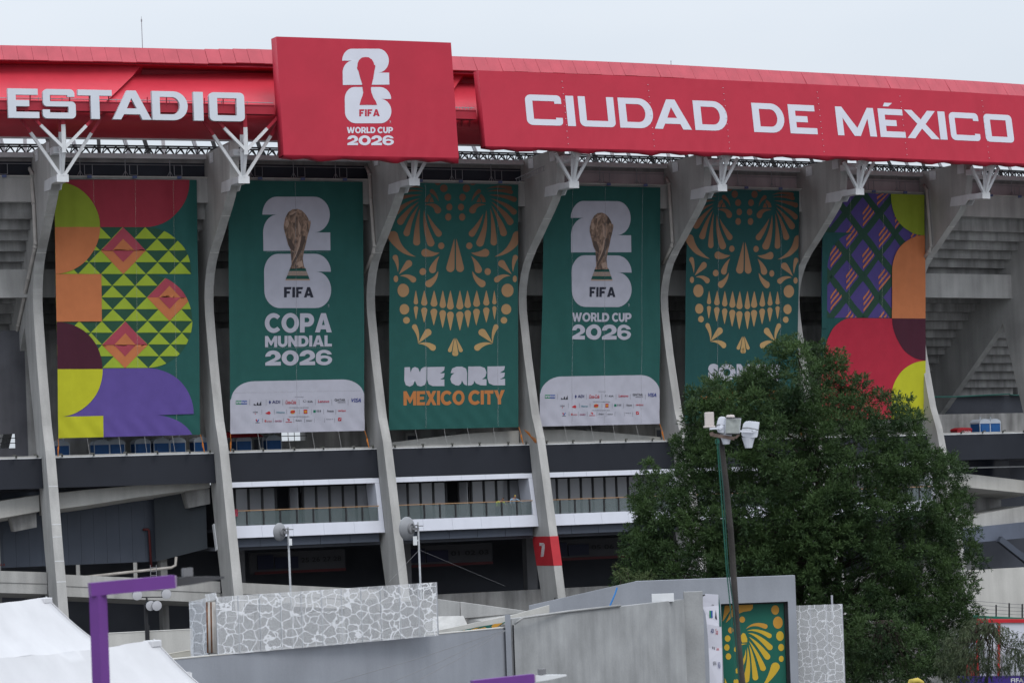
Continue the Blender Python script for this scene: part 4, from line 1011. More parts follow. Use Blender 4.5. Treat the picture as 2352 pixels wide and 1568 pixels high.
    for j in range(4): L.append((T4([(553 + 12 * j, 1180 + 4 * j), (590 + 5 * j, 1160 + 4 * j), (603 + 2 * j, 1164 + 6 * j), (568 + 9 * j, 1190 + 2 * j)]), rd, 2))
    L.append((T4(disc(840, 1167, 24, 21)), cmi((.55, .28, .03)), 2)); L.append((T4([(817, 1160), (862, 1150), (862, 1172), (817, 1180)]), rd, 3))
    L.append((T4(rect(946, 1143, 986, 1186)), rd, 2))
    for j in range(2): L.append((T4(arc(959 + 13 * j, 1178, 7, 24, 180, 360, 8) + arc(959 + 13 * j, 1178, 3.5, 18, 360, 180, 8)), cmi((.60, .42, .03)), 3))
    L.append((T4(rect(1052, 1148, 1078, 1174)), cmi((.01, .16, .10)), 2))
    for j in range(3): L.append((T4(rect(1086 + 17 * j, 1150, 1098 + 17 * j, 1154)), ik, 2)); L.append((T4(rect(1086 + 17 * j, 1160, 1098 + 17 * j, 1164)), ik, 2)); L.append((T4(rect(1090 + 17 * j, 1148, 1094 + 17 * j, 1172)), ik, 2))
    L.append((T4([(448, 1245), (463, 1245), (470, 1262), (478, 1245), (492, 1245), (475, 1272), (466, 1272)]), cmi((.03, .10, .32)), 2)); L.append((T4([(448, 1245), (463, 1245), (468, 1262), (462, 1268)]), rd, 3)); L.append((T4(rect(447, 1277, 492, 1282)), ik, 2))
    L.append((T4([(778, 1240), (800, 1240), (810, 1250), (800, 1262), (790, 1262), (798, 1252), (786, 1250)]), rd, 2)); L.append((T4(rect(764, 1270, 830, 1276)), rd, 2))
    L.append((T4(rect(1312, 1227, 1346, 1262)), rd, 2)); L.append((T4([(1318, 1250), (1338, 1232), (1342, 1236), (1322, 1255)]), cmi((.5, .5, .58)), 3)); L.append((T4(rect(446, 1180, 451, 1195)), rd, 2)); L.append((T4(arc(555, 1262, 10, 14, 0, 360, 10)[:-1]), cmi((.42, .10, .11)), 2))
    for y0, y1, xs in ((1038, 1098, (387, 561, 731, 902, 1073, 1244, 1415)), (1140, 1192, (516, 646, 775, 903, 1030, 1159, 1286)), (1232, 1280, (525, 634, 742, 850, 956, 1063, 1170, 1275))):
        for x in xs: L.append((T4(rect(x - 1, y0, x + 1, y1)), ik, 2))
    print_on('sponsor_logos', L, b.surf, cm, b.root, kind='stuff')
    b.seams((.49,) if bi == 1 else (.26, .53, .84), ((26.95, .27, .74), (20.2, .26, .76), (17.1, .03, .97)) if bi == 1 else (), seam_m)

# --- skull banners
fA = fr(2.6138, 1500, 680); YB = 1359.2
AX = 838
half = [petal((1135, 455), (1090, 570), (1012, 665), 34), petal((1165, 415), (1165, 600), (1096, 762), 40), petal((1205, 400), (1240, 560), (1240, 755), 35), petal((1215, 368), (1300, 500), (1345, 658), 35), petal((1215, 330), (1330, 420), (1412, 540), 36), petal((1208, 298), (1350, 340), (1452, 438), 30), petal((1190, 262), (1330, 262), (1455, 308), 27), petal((1170, 225), (1300, 200), (1420, 232), 22), petal((1165, 198), (1280, 155), (1410, 190), 20),
        petal((1162, 364), (1050, 350), (1020, 420), 36), petal((1010, 330), (1030, 260), (1085, 222), 22), [(1100, 255)] + arc(1060, 335, 98, 95, -62, 0, 8) + [(1125, 338)] + arc(1060, 338, 62, 62, 0, -60, 6), [(1060, 338), (1108, 338)] + arc(1060, 338, 48, 60, 0, -62, 6)[1:],
        disc(957, 192, 38, 40), disc(915, 285, 34, 37), disc(900, 388, 32, 36), disc(912, 492, 32, 38), disc(1020, 130, 34, 30), drop((848, 715), (889, 1024), 43), disc(985, 793, 32, 35), disc(1177, 1062, 34, 36),
        petal((1003, 865), (1070, 890), (1152, 866), 42), petal((1004, 900), (1055, 960), (1078, 1042), 37), petal((1017, 1055), (1040, 1140), (1115, 1188), 38), petal((1248, 906), (1420, 860), (1490, 690), 52), drop((1427, 1090), (1323, 978), 37), petal((1440, 1068), (1438, 980), (1466, 915), 28), petal((1415, 1108), (1340, 1090), (1275, 1145), 31), disc(1461, 1138, 24, 35), disc(1383, 1258, 63, 70), disc(1370, 1455, 51, 55), disc(1347, 1570, 34, 35),
        petal((1228, 455 + YB), (1215, 360 + YB), (1264, 280 + YB), 28), drop((1226, 452 + YB), (1122, 337 + YB), 37), petal((1225, 458 + YB), (1140, 440 + YB), (1072, 496 + YB), 33), drop((850, 396 + YB), (894, 524 + YB), 20)]
for x, hw, yb, yt, ye in ((886, 36, 1458, 1478, 1681), (968, 36, 1443, 1463, 1652), (1063, 35, 1430, 1448, 1624), (1160, 32, 1418, 1435, 1596), (1248, 24, 1405, 1422, 1566)):
    half += [drop((x, 1256), (x, yb - hw), hw), drop((x, ye), (x, yt + hw), hw)]
WE = [[(308, 702), (362, 700), (368, 755), (385, 712), (415, 698), (450, 712), (468, 755), (480, 718), (510, 700), (538, 698), (535, 840), (520, 885), (480, 902), (440, 892), (414, 840), (395, 885), (360, 904), (320, 888), (305, 840)],
      [(545, 700), (730, 696), (722, 735), (680, 765), (728, 763), (722, 805), (680, 830), (726, 828), (726, 898), (600, 898), (560, 880), (543, 830)],
      [(790, 762), (805, 715), (850, 695), (905, 695), (950, 715), (963, 760), (963, 893), (930, 880), (905, 840), (895, 875), (870, 893), (840, 890), (800, 865), (787, 825), (800, 785), (828, 763)],
      [(973, 693), (1100, 692), (1145, 710), (1163, 755), (1150, 800), (1115, 827), (1162, 825), (1162, 892), (1100, 890), (1055, 870), (1037, 840), (1033, 870), (1010, 890), (973, 893)],
      [(1172, 693), (1358, 690), (1350, 730), (1305, 760), (1357, 757), (1350, 800), (1305, 827), (1357, 822), (1357, 890), (1240, 890), (1190, 870), (1172, 820)]]
or_print = cloth("banner_amber", (.45, .17, .055))
for bi in (2, 4):
    b = BN[bi]; src = BN[2] if bi == 4 else None; T = b.px(fA, src); C = inb(b); L = []
    for p in half + [drop((832, 393 + YB), (831, 560 + YB), 24)]:
        for mir in (False, True):
            pp = [(2 * AX - x, y) for x, y in p] if mir else p
            q = T(pp); q = [(max(b.k[1] * BAY + .05, min(b.k[3] * BAY - .05, x)), z) for x, z in q]
            L.append((q, 0, 1))
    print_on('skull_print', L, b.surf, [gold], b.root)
    def words(tx, bd, bx, mt):
        m_ = rect_map(*bx)
        for gl in (heavy(tx, .045) if tx == 'MEXICO CITY' else glyphs(tx, bd)): print_on('letter', [(T([m_(u, v) for u, v in poly]), 0, 1) for poly in gl], b.surf, [mt], b.root)
    if bi == 2:
        for p in WE: print_on('letter', [(T([(x, y + YB) for x, y in p]), 0, 1)], b.surf, [prt_white], b.root)
        words("MEXICO CITY", .075, (295, 952 + YB, 1353, 1100 + YB, -12), or_print)
    else:
        words("SOMOS", .075, (420, 700 + YB, 1290, 890 + YB), prt_white); words("CIUDAD DE MÉXICO", .05, (330, 952 + YB, 1340, 1100 + YB), or_print)
    b.seams((.28, .835), (), seam_m)

# --- lattice banner
b = BN[5]; fD = fr(2.614, 3200, 740); T = b.px(fD); C = inb(b); L = []
fl = lambda x, y: (((x / 2.8 + 3300) - 3200) * 2.614, ((y / 2.8 + 1240) - 740) * 2.614)
def add(pts, mi, ly):
    q = C(T(pts))
    if len(q) > 2: L.append((q, mi, ly))
dm = [bc(n) for n in ('violet', 'bottle', 'orange', 'lime', 'maroon', 'crimson', 'yellow')] + [teal2]
field = [(150, 60), (1310, 60), (1310, 1388), (150, 1388)]
add(field, 0, 1)
for sg in (-1, 1):
    for j in range(-4, 6):
        y0 = 500 + 450 * j; xs = lambda y: 650 + sg * (y - y0) * 172 / 225
        q = clip([(xs(0) - 42, 0), (xs(0) + 42, 0), (xs(1500) + 42, 1500), (xs(1500) - 42, 1500)], field)
        if len(q) > 2: add(q, 1, 2)
for cx, cy in ((370, 745), (370, 1195), (535, 528), (535, 975), (710, 315), (710, 760), (710, 1205), (880, 540), (880, 985), (860, 95), (1050, 340), (1215, 560), (525, 1420), (870, 1425)):
    for (x0, y0, x1, y1) in ((-60, -15, 5, -100), (-56, 42, 30, -68), (-56, 104, 58, -38)):
        q = clip([(cx + x0, cy + y0 - 12), (cx + x1, cy + y1 - 12), (cx + x1, cy + y1 + 14), (cx + x0, cy + y0 + 16)], [(150, 60), (1300, 60), (1300, 1386), (150, 1386)])
        if len(q) > 2: add(q, 2, 3)
add([(150, 492), (540, 500)] + arc(560, 900, 285, 395, 262, 180, 12) + [(275, 1500), (150, 1500)], 7, 4)
add([(945, 60), (1320, 60), (1320, 527)] + arc(1285, 105, 342, 422, 90, 180, 14), 3, 5)
add([(955, 1394)] + arc(1285, 905, 330, 378, 180, 270, 14) + [(1330, 527), (1330, 1397)], 2, 6)
rd_ = [fl(285, 90), fl(1150, 96), fl(1150, 1250), fl(-60, 1250), fl(-60, 700)] + [fl(*p) for p in arc(285, 560, 300, 470, 180, 270, 12)]
add(rd_, 5, 5)
add([fl(*p) for p in [(1150, 95), (745, 95)] + arc(1130, 95, 385, 470, 180, 90, 14) + [(1150, 565)]], 4, 6)
add([fl(*p) for p in [(1150, 567)] + arc(1130, 960, 390, 393, 270, 180, 14) + [(740, 1260), (1150, 1260)]], 6, 6)
print_on('lattice_print', L, b.surf, dm, b.root)
b.seams((.25, .56, .84), (), mat("seam_bright", (.6, .6, .5), .8, 0, trans=.8))

# tangle of orange rope left on the rib beside the WE ARE banner
fz_ = fr(2.6138, 1500, 1200); rnd_ = random.Random(3)
for j in range(5):
    pts = [(1560 + 12 * j, 1355 + 6 * j), (1600 + 9 * j, 1400 + 8 * j), (1640 + 8 * j, 1450 + rnd_.uniform(-12, 12)), (1672 + 4 * j, 1490 + rnd_.uniform(-14, 8))]
    mb = MB(); mb.tube([P(3, *on_rib(*fz_(*p), 3, -.36), -.36) for p in pts], .022, 5); build('guy_rope', mb, rope_m, BN[2].root)
# ================================================================ THINGS ON THE CONCOURSE
toilet_blue = mat("toilet_blue", (.012, .085, .26), .5, .08, 2); toilet_roof = mat("toilet_roof", (.40, .44, .50), .5, .06, 2); toilet_trim = mat("toilet_trim", (.45, .5, .58), .5)
_tm = {}
def toilet(k, dr, label, z=11.85, turn=0.0):
    p = P(k, dr, z)
    r = thing('portable_toilet', label, 'toilet', p, 'portable toilets on the concourse')
    e = P(k, 1, 0) - P(k, 0, 0); r.rotation_euler = (0, 0, math.atan2(e.y, e.x) + math.pi / 2 + turn)
    if not _tm:
        def mk(n, mb, m):
            me = bpy.data.meshes.new(n); me.from_pydata([v[:] for v in mb.v], [], mb.f); me.materials.append(m); me.update(); _tm[n] = me
        mb = MB(); mb.box((0, 0, .98), 1.1, 1.1, 1.84); mk('body', mb, toilet_blue)
        for x in (-.56, .56):
            for y in (-.56, .56): mb = MB(); mb.box((x, y, .98), .05, .05, 1.9); mk('corner_trim%+d%+d' % (x * 10, y * 10), mb, toilet_trim)
        mb = MB(); mb.box((0, -.57, .95), .78, .04, 1.7); mk('door', mb, toilet_blue)
        mb = MB(); pr = [(-.6, 1.9), (-.6, 2.0), (-.5, 2.14), (-.25, 2.25), (0, 2.28), (.25, 2.25), (.5, 2.14), (.6, 2.0), (.6, 1.9)]
        for y in (-.6, .6): mb.face([(x, y, z_) for x, z_ in pr])
        for (a, b_), (c, d_) in zip(pr, pr[1:]): mb.face([(a, -.6, b_), (c, -.6, d_), (c, .6, d_), (a, .6, b_)])
        mb.face([(-.6, -.6, 1.9), (.6, -.6, 1.9), (.6, .6, 1.9), (-.6, .6, 1.9)]); mk('roof', mb, toilet_roof)
        mb = MB(); mb.tube([(.4, .4, 2.0), (.4, .4, 2.45)], .05, 8); mk('vent_pipe', mb, toilet_roof)
        mb = MB(); mb.box((0, 0, .03), 1.2, 1.2, .06); mk('skid', mb, black_steel)
    for n, me in _tm.items():
        o = bpy.data.objects.new(n.split('+')[0].split('-')[0], me); COL.objects.link(o); o.parent = r
Zt = fr(2.6133, 0, 1750)
names = ['blue portable toilet just right of the leftmost rib, under the geometric banner', 'left one of the joined pair of blue toilets under the geometric banner', 'right one of the joined pair of blue toilets under the geometric banner', 'blue portable toilet left of the close pair under the purple print', 'blue portable toilet, left of the two touching under the purple print', 'blue portable toilet, right of the two touching under the purple print', 'blue portable toilet half hidden by the second rib from the left']
for x, nm in zip((622, 1045, 1200, 1470, 1665, 1835, 2085), names):
    k, _ = on_ring(*Zt(x, 90), -10.8); toilet(k, -10.8, nm)
Zu = fr(2.767, 850, 1750)
for x, nm in ((320, 'blue portable toilet under the red awning below the COPA MUNDIAL banner'), (650, 'blue portable toilet standing alone below the COPA MUNDIAL banner')):
    k, _ = on_ring(*Zu(x, 70), -11.0); toilet(k, -11.0, nm)
Zv = fr(3.136, 3596, 1700)
for x, nm in ((1020, 'blue portable toilet beside the red cooler, at the far right bay'), (1150, 'rightmost blue portable toilet, at the far right bay')):
    k, _ = on_ring(*Zv(x, 70), -9.4); toilet(k, -9.4, nm, 11.85)
k, z = on_ring(*Zv(780, 95), -9.2)
mb = MB(); mb.box(P(k, -9.2, 12.6), 1.6, .8, 1.3, 0, P(k, 0, 0, 1) - P(k, 0, 0), P(k, 1, 0) - P(k, 0, 0)); mb.extrude([[(-.85, 13.25), (.85, 13.25), (.7, 13.42), (-.3, 13.46), (-.7, 13.36)]], lambda x, y, d: P(k, -9.2 + d, y, x), -.45, .45)
cool = build('drink_cooler', mb, mat("cooler_red", (.30, .012, .02), .4), None, label='red drinks cooler box beside the two toilets in the far right bay', cat='cooler')
rm = rect_map(-.1, 13.2, .65, 13.05)
print_on('lettering', [([rm(u, v) for u, v in poly], 0, 0) for poly in text_polys("Coca-Cola", .01, .3)], lambda s, z, l: P(k, -8.78, z, s), [white_paint], cool, 2.0, False)
k, z = on_ring(*Zu(310, 5), -10.2)
aw = thing('canopy', 'small red awning over a blue toilet below the COPA MUNDIAL banner', 'awning', P(k, -10.2, 11.9))
mb = MB(); mb.hexa([P(k, -10.6, 14.05, -1.9), P(k, -10.6, 14.05, 1.6), P(k, -9.7, 14.0, 1.6), P(k, -9.7, 14.0, -1.9), P(k, -10.5, 14.45, -1.4), P(k, -10.5, 14.45, 1.2), P(k, -9.9, 14.35, 1.2), P(k, -9.9, 14.35, -1.4)]); build('cover', mb, mat("awning_red", (.25, .015, .02), .7, .1), aw)
for t in (-1.8, 1.5):
    mb = MB(); mb.tube([P(k, -9.75, 11.9, t), P(k, -9.75, 14.0, t)], .035, 6); build('pole', mb, grey_steel, aw)
    mb = MB(); mb.tube([P(k, -10.55, 11.9, t), P(k, -10.55, 14.05, t)], .035, 6); build('pole', mb, grey_steel, aw)

# ---------------------------------------------------------------- two workers behind the glass rail
def person(name, label, joints, cols, k0, dr, z):
    """one continuous skinned body; joints: dict name -> (t, out, up, radius)"""
    root_p = P(k0, dr, z); et = P(k0, 0, 0, 1) - P(k0, 0, 0); ee = P(k0, 1, 0) - P(k0, 0, 0)
    edges = [('pel', 'chest'), ('chest', 'neck'), ('neck', 'head'), ('head', 'top'), ('chest', 'shl'), ('shl', 'ell'), ('ell', 'hal'), ('hal', 'fil'), ('chest', 'shr'), ('shr', 'elr'), ('elr', 'har'), ('har', 'fir'), ('pel', 'hil'), ('hil', 'knl'), ('knl', 'anl'), ('anl', 'tol'), ('pel', 'hir'), ('hir', 'knr'), ('knr', 'anr'), ('anr', 'tor')]
    ns = list(joints); ix = {n: i for i, n in enumerate(ns)}
    me = bpy.data.meshes.new(name)
    me.from_pydata([(et * joints[n][0] + ee * joints[n][1] + Vector((0, 0, joints[n][2])))[:] for n in ns], [(ix[a], ix[b_]) for a, b_ in edges], [])
    o = bpy.data.objects.new(name, me); o.location = root_p; COL.objects.link(o); ORG[o.name] = root_p
    sk = o.modifiers.new('skin', 'SKIN')
    for i, n in enumerate(ns):
        me.skin_vertices[0].data[i].radius = (joints[n][3], joints[n][3]); me.skin_vertices[0].data[i].use_root = (n == 'pel')
    o.modifiers.new('sub', 'SUBSURF').levels = 1; o.modifiers['sub'].render_levels = 1
    dg = bpy.context.evaluated_depsgraph_get(); m2 = bpy.data.meshes.new_from_object(o.evaluated_get(dg)); o.modifiers.clear(); o.data = m2
    for c in cols: m2.materials.append(c)
    inv = [(n, (et * joints[n][0] + ee * joints[n][1] + Vector((0, 0, joints[n][2])))) for n in ns]
    part = {'head': 2, 'top': 3, 'neck': 2, 'hal': 2, 'fil': 4, 'har': 2, 'fir': 2, 'chest': 0, 'shl': 0, 'shr': 0, 'ell': 0, 'elr': 0, 'pel': 1}
    for p in m2.polygons:
        c = p.center; n = min(inv, key=lambda q: (q[1] - c).length)[0]; p.material_index = part.get(n, 1); p.use_smooth = True
    tag(o, label, 'person', 'workers on the balcony'); return o
skin = mat("skin", (.30, .17, .12), .6, .05); vest = mat("hi_vis_vest", (.33, .46, .04), .7, .05); denim = mat("dark_trousers", (.03, .035, .05), .8); pale_blue = mat("pale_blue_shirt", (.25, .36, .48), .8, .05); capy = mat("yellow_cap", (.55, .42, .03), .6); glove = mat("pink_glove", (.5, .04, .10), .6); hair = mat("dark_hair", (.02, .015, .012), .7)
def pose(lean, reach):
    J = dict(pel=(0, -.05, .92, .15), chest=(.10 * lean, .22 * lean, 1.30, .16), neck=(.16 * lean, .34 * lean, 1.46, .06), head=(.19 * lean, .42 * lean, 1.56, .095), top=(.20 * lean, .45 * lean, 1.68, .07),
             shl=(-.2, .24 * lean, 1.38, .065), ell=(-.3, .36 * lean, 1.12, .048), hal=(-.26, .50 * lean, .96, .036), fil=(-.25, .55 * lean, .88, .026),
             shr=(.2 + .1 * lean, .24 * lean, 1.38, .065), elr=(.38, .40 * lean, 1.2, .048), har=(.52, .5 * lean, 1.02, .036), fir=(.57, .52 * lean, .94, .028),
             hil=(-.1, -.05, .86, .105), knl=(-.11, .02, .48, .075), anl=(-.12, -.03, .09, .05), tol=(-.13, .14, .04, .045), hir=(.1, -.05, .86, .105), knr=(.12, .03, .48, .075), anr=(.12, -.03, .09, .05), tor=(.13, .14, .04, .045))
    if reach: J['elr'] = (.42, .42, 1.22, .046); J['har'] = (.62, .5, 1.02, .036); J['fir'] = (.72, .52, .93, .034)
    return J
kp, _ = on_ring(*fr(2.24, 1500, 1750)(1240, 640), -7.4)
person('person', 'worker in pale blue shirt and yellow cap leaning over the balcony rail', pose(.55, True), [pale_blue, denim, skin, capy, glove], kp, -7.5, 7.55)
kp, _ = on_ring(*fr(2.24, 1500, 1750)(1115, 640), -7.4)
person('person', 'worker in lime safety vest bending behind the balcony glass', pose(1.2, False), [vest, denim, skin, hair, skin], kp, -7.7, 7.4)
k, _ = on_ring(*Zu(258, 822), -6.6)
mb = MB(); mb.box(P(k, -6.62, 8.65), .32, .16, .5, 0, P(k, 0, 0, 1) - P(k, 0, 0)); build('cleaning_cloth', mb, mat("cloth_red_blue", (.22, .03, .05), .8, .5, 5), None, label='small red and blue cloth hung on the rail of the left balcony', cat='cloth')

# ================================================================ FOREGROUND WALLS
wall_grey = mat("painted_grey_wall", (.27, .285, .32), .8, .10, .35, .08, .2, 6, grain=.03)
wall_stain = mat("stained_grey_wall", (.32, .325, .33), .85, .2, .45, .16, .3, 5, grain=.05)
def wall(name, label, tops, m, thick=.35, base=GZ, cat='wall', coping=True):
    """vertical wall under a polyline of top points, thickened away from the viewer"""
    mb = MB()
    for a, b_ in zip(tops, tops[1:]):
        d = (b_ - a); nrm = Vector((-d.y, d.x, 0)).normalized() * thick
        if nrm.y < 0: nrm = -nrm
        q = [Vector((a.x, a.y, base)), Vector((b_.x, b_.y, base)), Vector((b_.x, b_.y, base)) + nrm, Vector((a.x, a.y, base)) + nrm, a, b_, b_ + nrm, a + nrm]
        mb.hexa(q)
    r = build(name, mb, m, None, label=label, cat=cat, kind='thing')
    if coping:
        mb = MB()
        for a, b_ in zip(tops, tops[1:]):
            d = (b_ - a).normalized(); nrm = Vector((-d.y, d.x, 0)).normalized()
            if nrm.y < 0: nrm = -nrm
            mb.beam(a + nrm * (thick / 2) + Vector((0, 0, .02)), b_ + nrm * (thick / 2) + Vector((0, 0, .02)), thick + .04, .04)
        build('coping', mb, concrete_pale, r)
    return r
zw = 2.75
wa = at_z(200, 1533, zw); wb = at_z(1163, 1441, zw)
w1 = wall('boundary_wall', 'smooth pale grey wall carrying the perforated white screen', [wa, wb], wall_grey)
zw2 = 3.18
v0, v1 = at_z(1176, 1420, zw2), at_z(1571, 1375.5, zw2)
w2 = wall('boundary_wall', 'tall weathered grey wall with streaked stains right of the black seam', [v0, v1], wall_stain, coping=False)
mb = MB(); mb.tube([v0 + Vector((.1, -.08, -.25)), v0 + Vector((.5, -.1, .02)), v0.lerp(v1, .3) + Vector((0, -.1, .05)), v0.lerp(v1, .6) + Vector((0, -.1, .05))], .06, 7); build('conduit', mb, mat("conduit_grey", (.3, .3, .3), .5), w2, True)
s0 = v0 + Vector((-.22, -.05, 0))
mb = MB(); mb.box(s0 + Vector((.02, .1, -2.4)), .26, .2, 5.2); build('seam_post', mb, wall_grey, w2)
mb = MB(); mb.box(v0 + Vector((.04, -.02, -3.4)), .07, .1, 6.2); build('expansion_joint', mb, black_steel, w2)
pl_ = at_z(1592, 1358, 3.55)
mb = MB(); mb.box(Vector((pl_.x, pl_.y + .35, (3.55 + GZ) / 2)), 1.0, .7, 3.55 - GZ); build('gate_pillar', mb, wall_stain, None, label='stained concrete gate pillar left of the white sponsor flag', cat='pillar')
mb = MB(); q0 = at_z(1523, 1379, zw2 + .02); mb.box(q0 + Vector((0, .2, .16)), 1.15, .4, .42); build('electric_box', mb, white_paint, None, label='small white box on top of the weathered grey wall', cat='box')

# portal wall with painted panel
YP = 168.0
a0, a1, a2 = at(1215, 1390, 166.0), at(1461, 1337, 167.5), at(1826, 1318, YP)
a1.z = a2.z = (a1.z + a2.z) / 2
wl_ = at(1655, 1385, YP).x; wr_ = at(1810, 1383, YP).x; zt_ = at(1735, 1383, YP).z; xr = a2.x
portal = thing('portal_wall', 'grey painted portal wall framing the green and yellow panel', 'wall', Vector((wl_, YP, GZ))); portal['kind'] = 'thing'
def vwall(name, p, q, z0a, z0b, th, m, parent):
    mb = MB(); n_ = Vector((0, th, 0)); mb.hexa([Vector((p.x, p.y, z0a)), Vector((q.x, q.y, z0b)), Vector((q.x, q.y, z0b)) + n_, Vector((p.x, p.y, z0a)) + n_, p, q, q + n_, p + n_]); build(name, mb, m, parent)
vwall('wing', a0, a1, GZ, GZ, .4, wall_grey, portal)
pm_ = Vector((wl_, a1.y + (a2.y - a1.y) * (wl_ - a1.x) / (a2.x - a1.x), a1.z)); pr_ = Vector((wr_, YP, a1.z))
vwall('wing', a1, pm_, GZ, GZ, .9, wall_grey, portal)
vwall('lintel', pm_, pr_, zt_, zt_, .9, wall_grey, portal)
vwall('jamb', pr_, a2, GZ, GZ, .9, wall_grey, portal)
mb = MB(); mb.box(Vector((wr_ - .1, YP + .45, (zt_ + GZ) / 2)), .14, .3, zt_ - GZ - .02); mb.box(Vector(((wl_ + wr_) / 2, YP + .42, zt_ - .05)), wr_ - wl_ - .02, .3, .08); build('panel_frame', mb, black_steel, portal)
# painted panel
art = thing('painted_panel', 'dark green panel with yellow petals and dots inside the grey portal', 'panel', Vector(((wl_ + wr_) / 2, YP + .5, GZ)))
YA = YP + .5
mb = MB(); mb.hexa([Vector((wl_ + .02, YA, GZ)), Vector((wr_ - .2, YA, GZ)), Vector((wr_ - .2, YA + .05, GZ)), Vector((wl_ + .02, YA + .05, GZ)), Vector((wl_ + .02, YA, zt_ - .1)), Vector((wr_ - .2, YA, zt_ - .1)), Vector((wr_ - .2, YA + .05, zt_ - .1)), Vector((wl_ + .02, YA + .05, zt_ - .1))])
build('board', mb, mat("panel_green", (.008, .105, .075), .55, .05), art)
fP = fr(2.94, 2700, 2250)
def PT(pts):
    o = []
    for p in pts:
        v = at(*fP(*p), YA); o.append((max(wl_ + .03, min(wr_ - .22, v.x)), min(zt_ - .12, v.z)))
    return o
ye = mat("panel_yellow", (.55, .36, .030), .55, .06); am = mat("panel_amber", (.50, .25, .035), .55, .06)
L = [(PT(p), 1, 1) for p in ([(585, 480), (690, 480), (560, 690)], [(690, 480), (915, 480), (915, 530), (890, 560), (800, 575), (690, 620), (595, 705)], disc(1178, 552, 46, 56), disc(1210, 700, 57, 72), disc(790, 665, 33, 37), disc(715, 715, 30, 35), disc(655, 790, 31, 36), petal((832, 778), (920, 690), (1060, 745), 29))]
L += [(PT(p), 0, 1) for p in (petal((845, 798), (960, 765), (1110, 855), 28), petal((860, 825), (960, 830), (1115, 990), 34), petal((870, 868), (960, 930), (1085, 1100), 36), petal((868, 912), (960, 1040), (1035, 1235), 34), petal((870, 955), (920, 1100), (945, 1345), 34), petal((852, 985), (880, 1180), (835, 1370), 38), petal((832, 1010), (840, 1150), (730, 1270), 28), petal((850, 950), (720, 950), (715, 1020), 24), disc(1235, 858, 45, 57), disc(1248, 992, 34, 43), disc(1250, 1125, 29, 36), disc(619, 887, 33, 38), disc(610, 992, 31, 38), disc(628, 1098, 32, 38), disc(718, 1395, 30, 34), petal((1020, 1460), (1120, 1360), (1180, 1220), 52), [(585, 1350), (615, 1420), (585, 1430)], [(790, 935), (850, 930), (850, 890), (825, 830), (800, 820), (760, 870)])]
print_on('petal_print', L, lambda x, z, l: Vector((x, YA - .012 * l, z)), [ye, am], art, 5.0, False)
# sponsor flag on the pillar
fl_ = thing('feather_flag', 'narrow white sponsor flag hanging beside the gate pillar', 'flag', at(1640, 1568, 163.5))
YF = 163.5; outl = [(360, 362), (330, 400), (318, 450), (325, 520), (360, 600), (372, 720), (385, 850), (395, 1000), (402, 1150), (412, 1600), (560, 1600), (553, 1000), (545, 748), (530, 500), (508, 372)]
mb = MB(); fo = [at(*fP(*p), YF) for p in outl]; mb.extrude([[(p.x, p.z) for p in fo]], lambda x, y, d: Vector((x, YF + d + .05 * math.sin(y * 3), y)), 0, .03); build('cloth', mb, mat("flag_white", (.62, .62, .70), .7, .04), fl_)
def FT(pts): return [(at(*fP(*p), YF).x, at(*fP(*p), YF).z) for p in pts]
L = [(FT([(404, 560), (423, 560), (423, 645), (404, 645)]), 0, 1), (FT([(423, 560), (443, 560), (443, 645), (423, 645)]), 1, 1), (FT([(470, 650), (480, 548), (495, 670)]), 2, 1), (FT([(512, 376), (530, 500), (545, 748), (520, 745), (515, 500)]), 5, 1)]
for tx, bx, mi in (("ADI", (420, 770, 456, 822), 3), ("Coca", (476, 770, 505, 840), 4), ("KIA", (455, 985, 472, 1020), 2), ("8", (438, 980, 448, 1012), 2), ("Lenovo", (487, 988, 520, 1028), 4), ("QATAR", (447, 1155, 486, 1205), 2), ("VISA", (503, 1160, 534, 1240), 3), ("FIFA PARTNERS", (432, 488, 460, 502), 2)):
    m_ = rect_map(*bx)
    for poly in text_polys(tx, .015): L.append((FT([m_(u, v) for u, v in poly]), mi, 1))
print_on('sponsor_logos', L, lambda x, z, l: Vector((x, YF - .02 + .05 * math.sin(z * 3), z)), [mat("fl_green", (.02, .22, .10), .7), mat("fl_blue", (.03, .08, .30), .7), mat("fl_ink", (.03, .03, .04), .7), mat("fl_navy", (.02, .03, .14), .7), mat("fl_red", (.42, .03, .04), .7), mat("fl_teal", (.02, .12, .1), .7)], fl_, .5, False, 'stuff')
mb = MB(); mb.tube([at(*fP(290, 385), YF + .1), at(*fP(355, 380), YF)], .04, 6); build('bracket', mb, black_steel, fl_)
# blue strap over the wall
mb = MB(); p = [at(*fr(2.24, 1500, 1750)(x, y), 165.6) for x, y in ((2170, 1340), (2150, 1400), (2120, 1470), (2097, 1525))]; mb.tube(p, .05, 6); build('blue_strap', mb, mat("strap_blue", (.05, .22, .55), .6), None, label='bright blue strap draped over the grey portal wing', cat='strap')

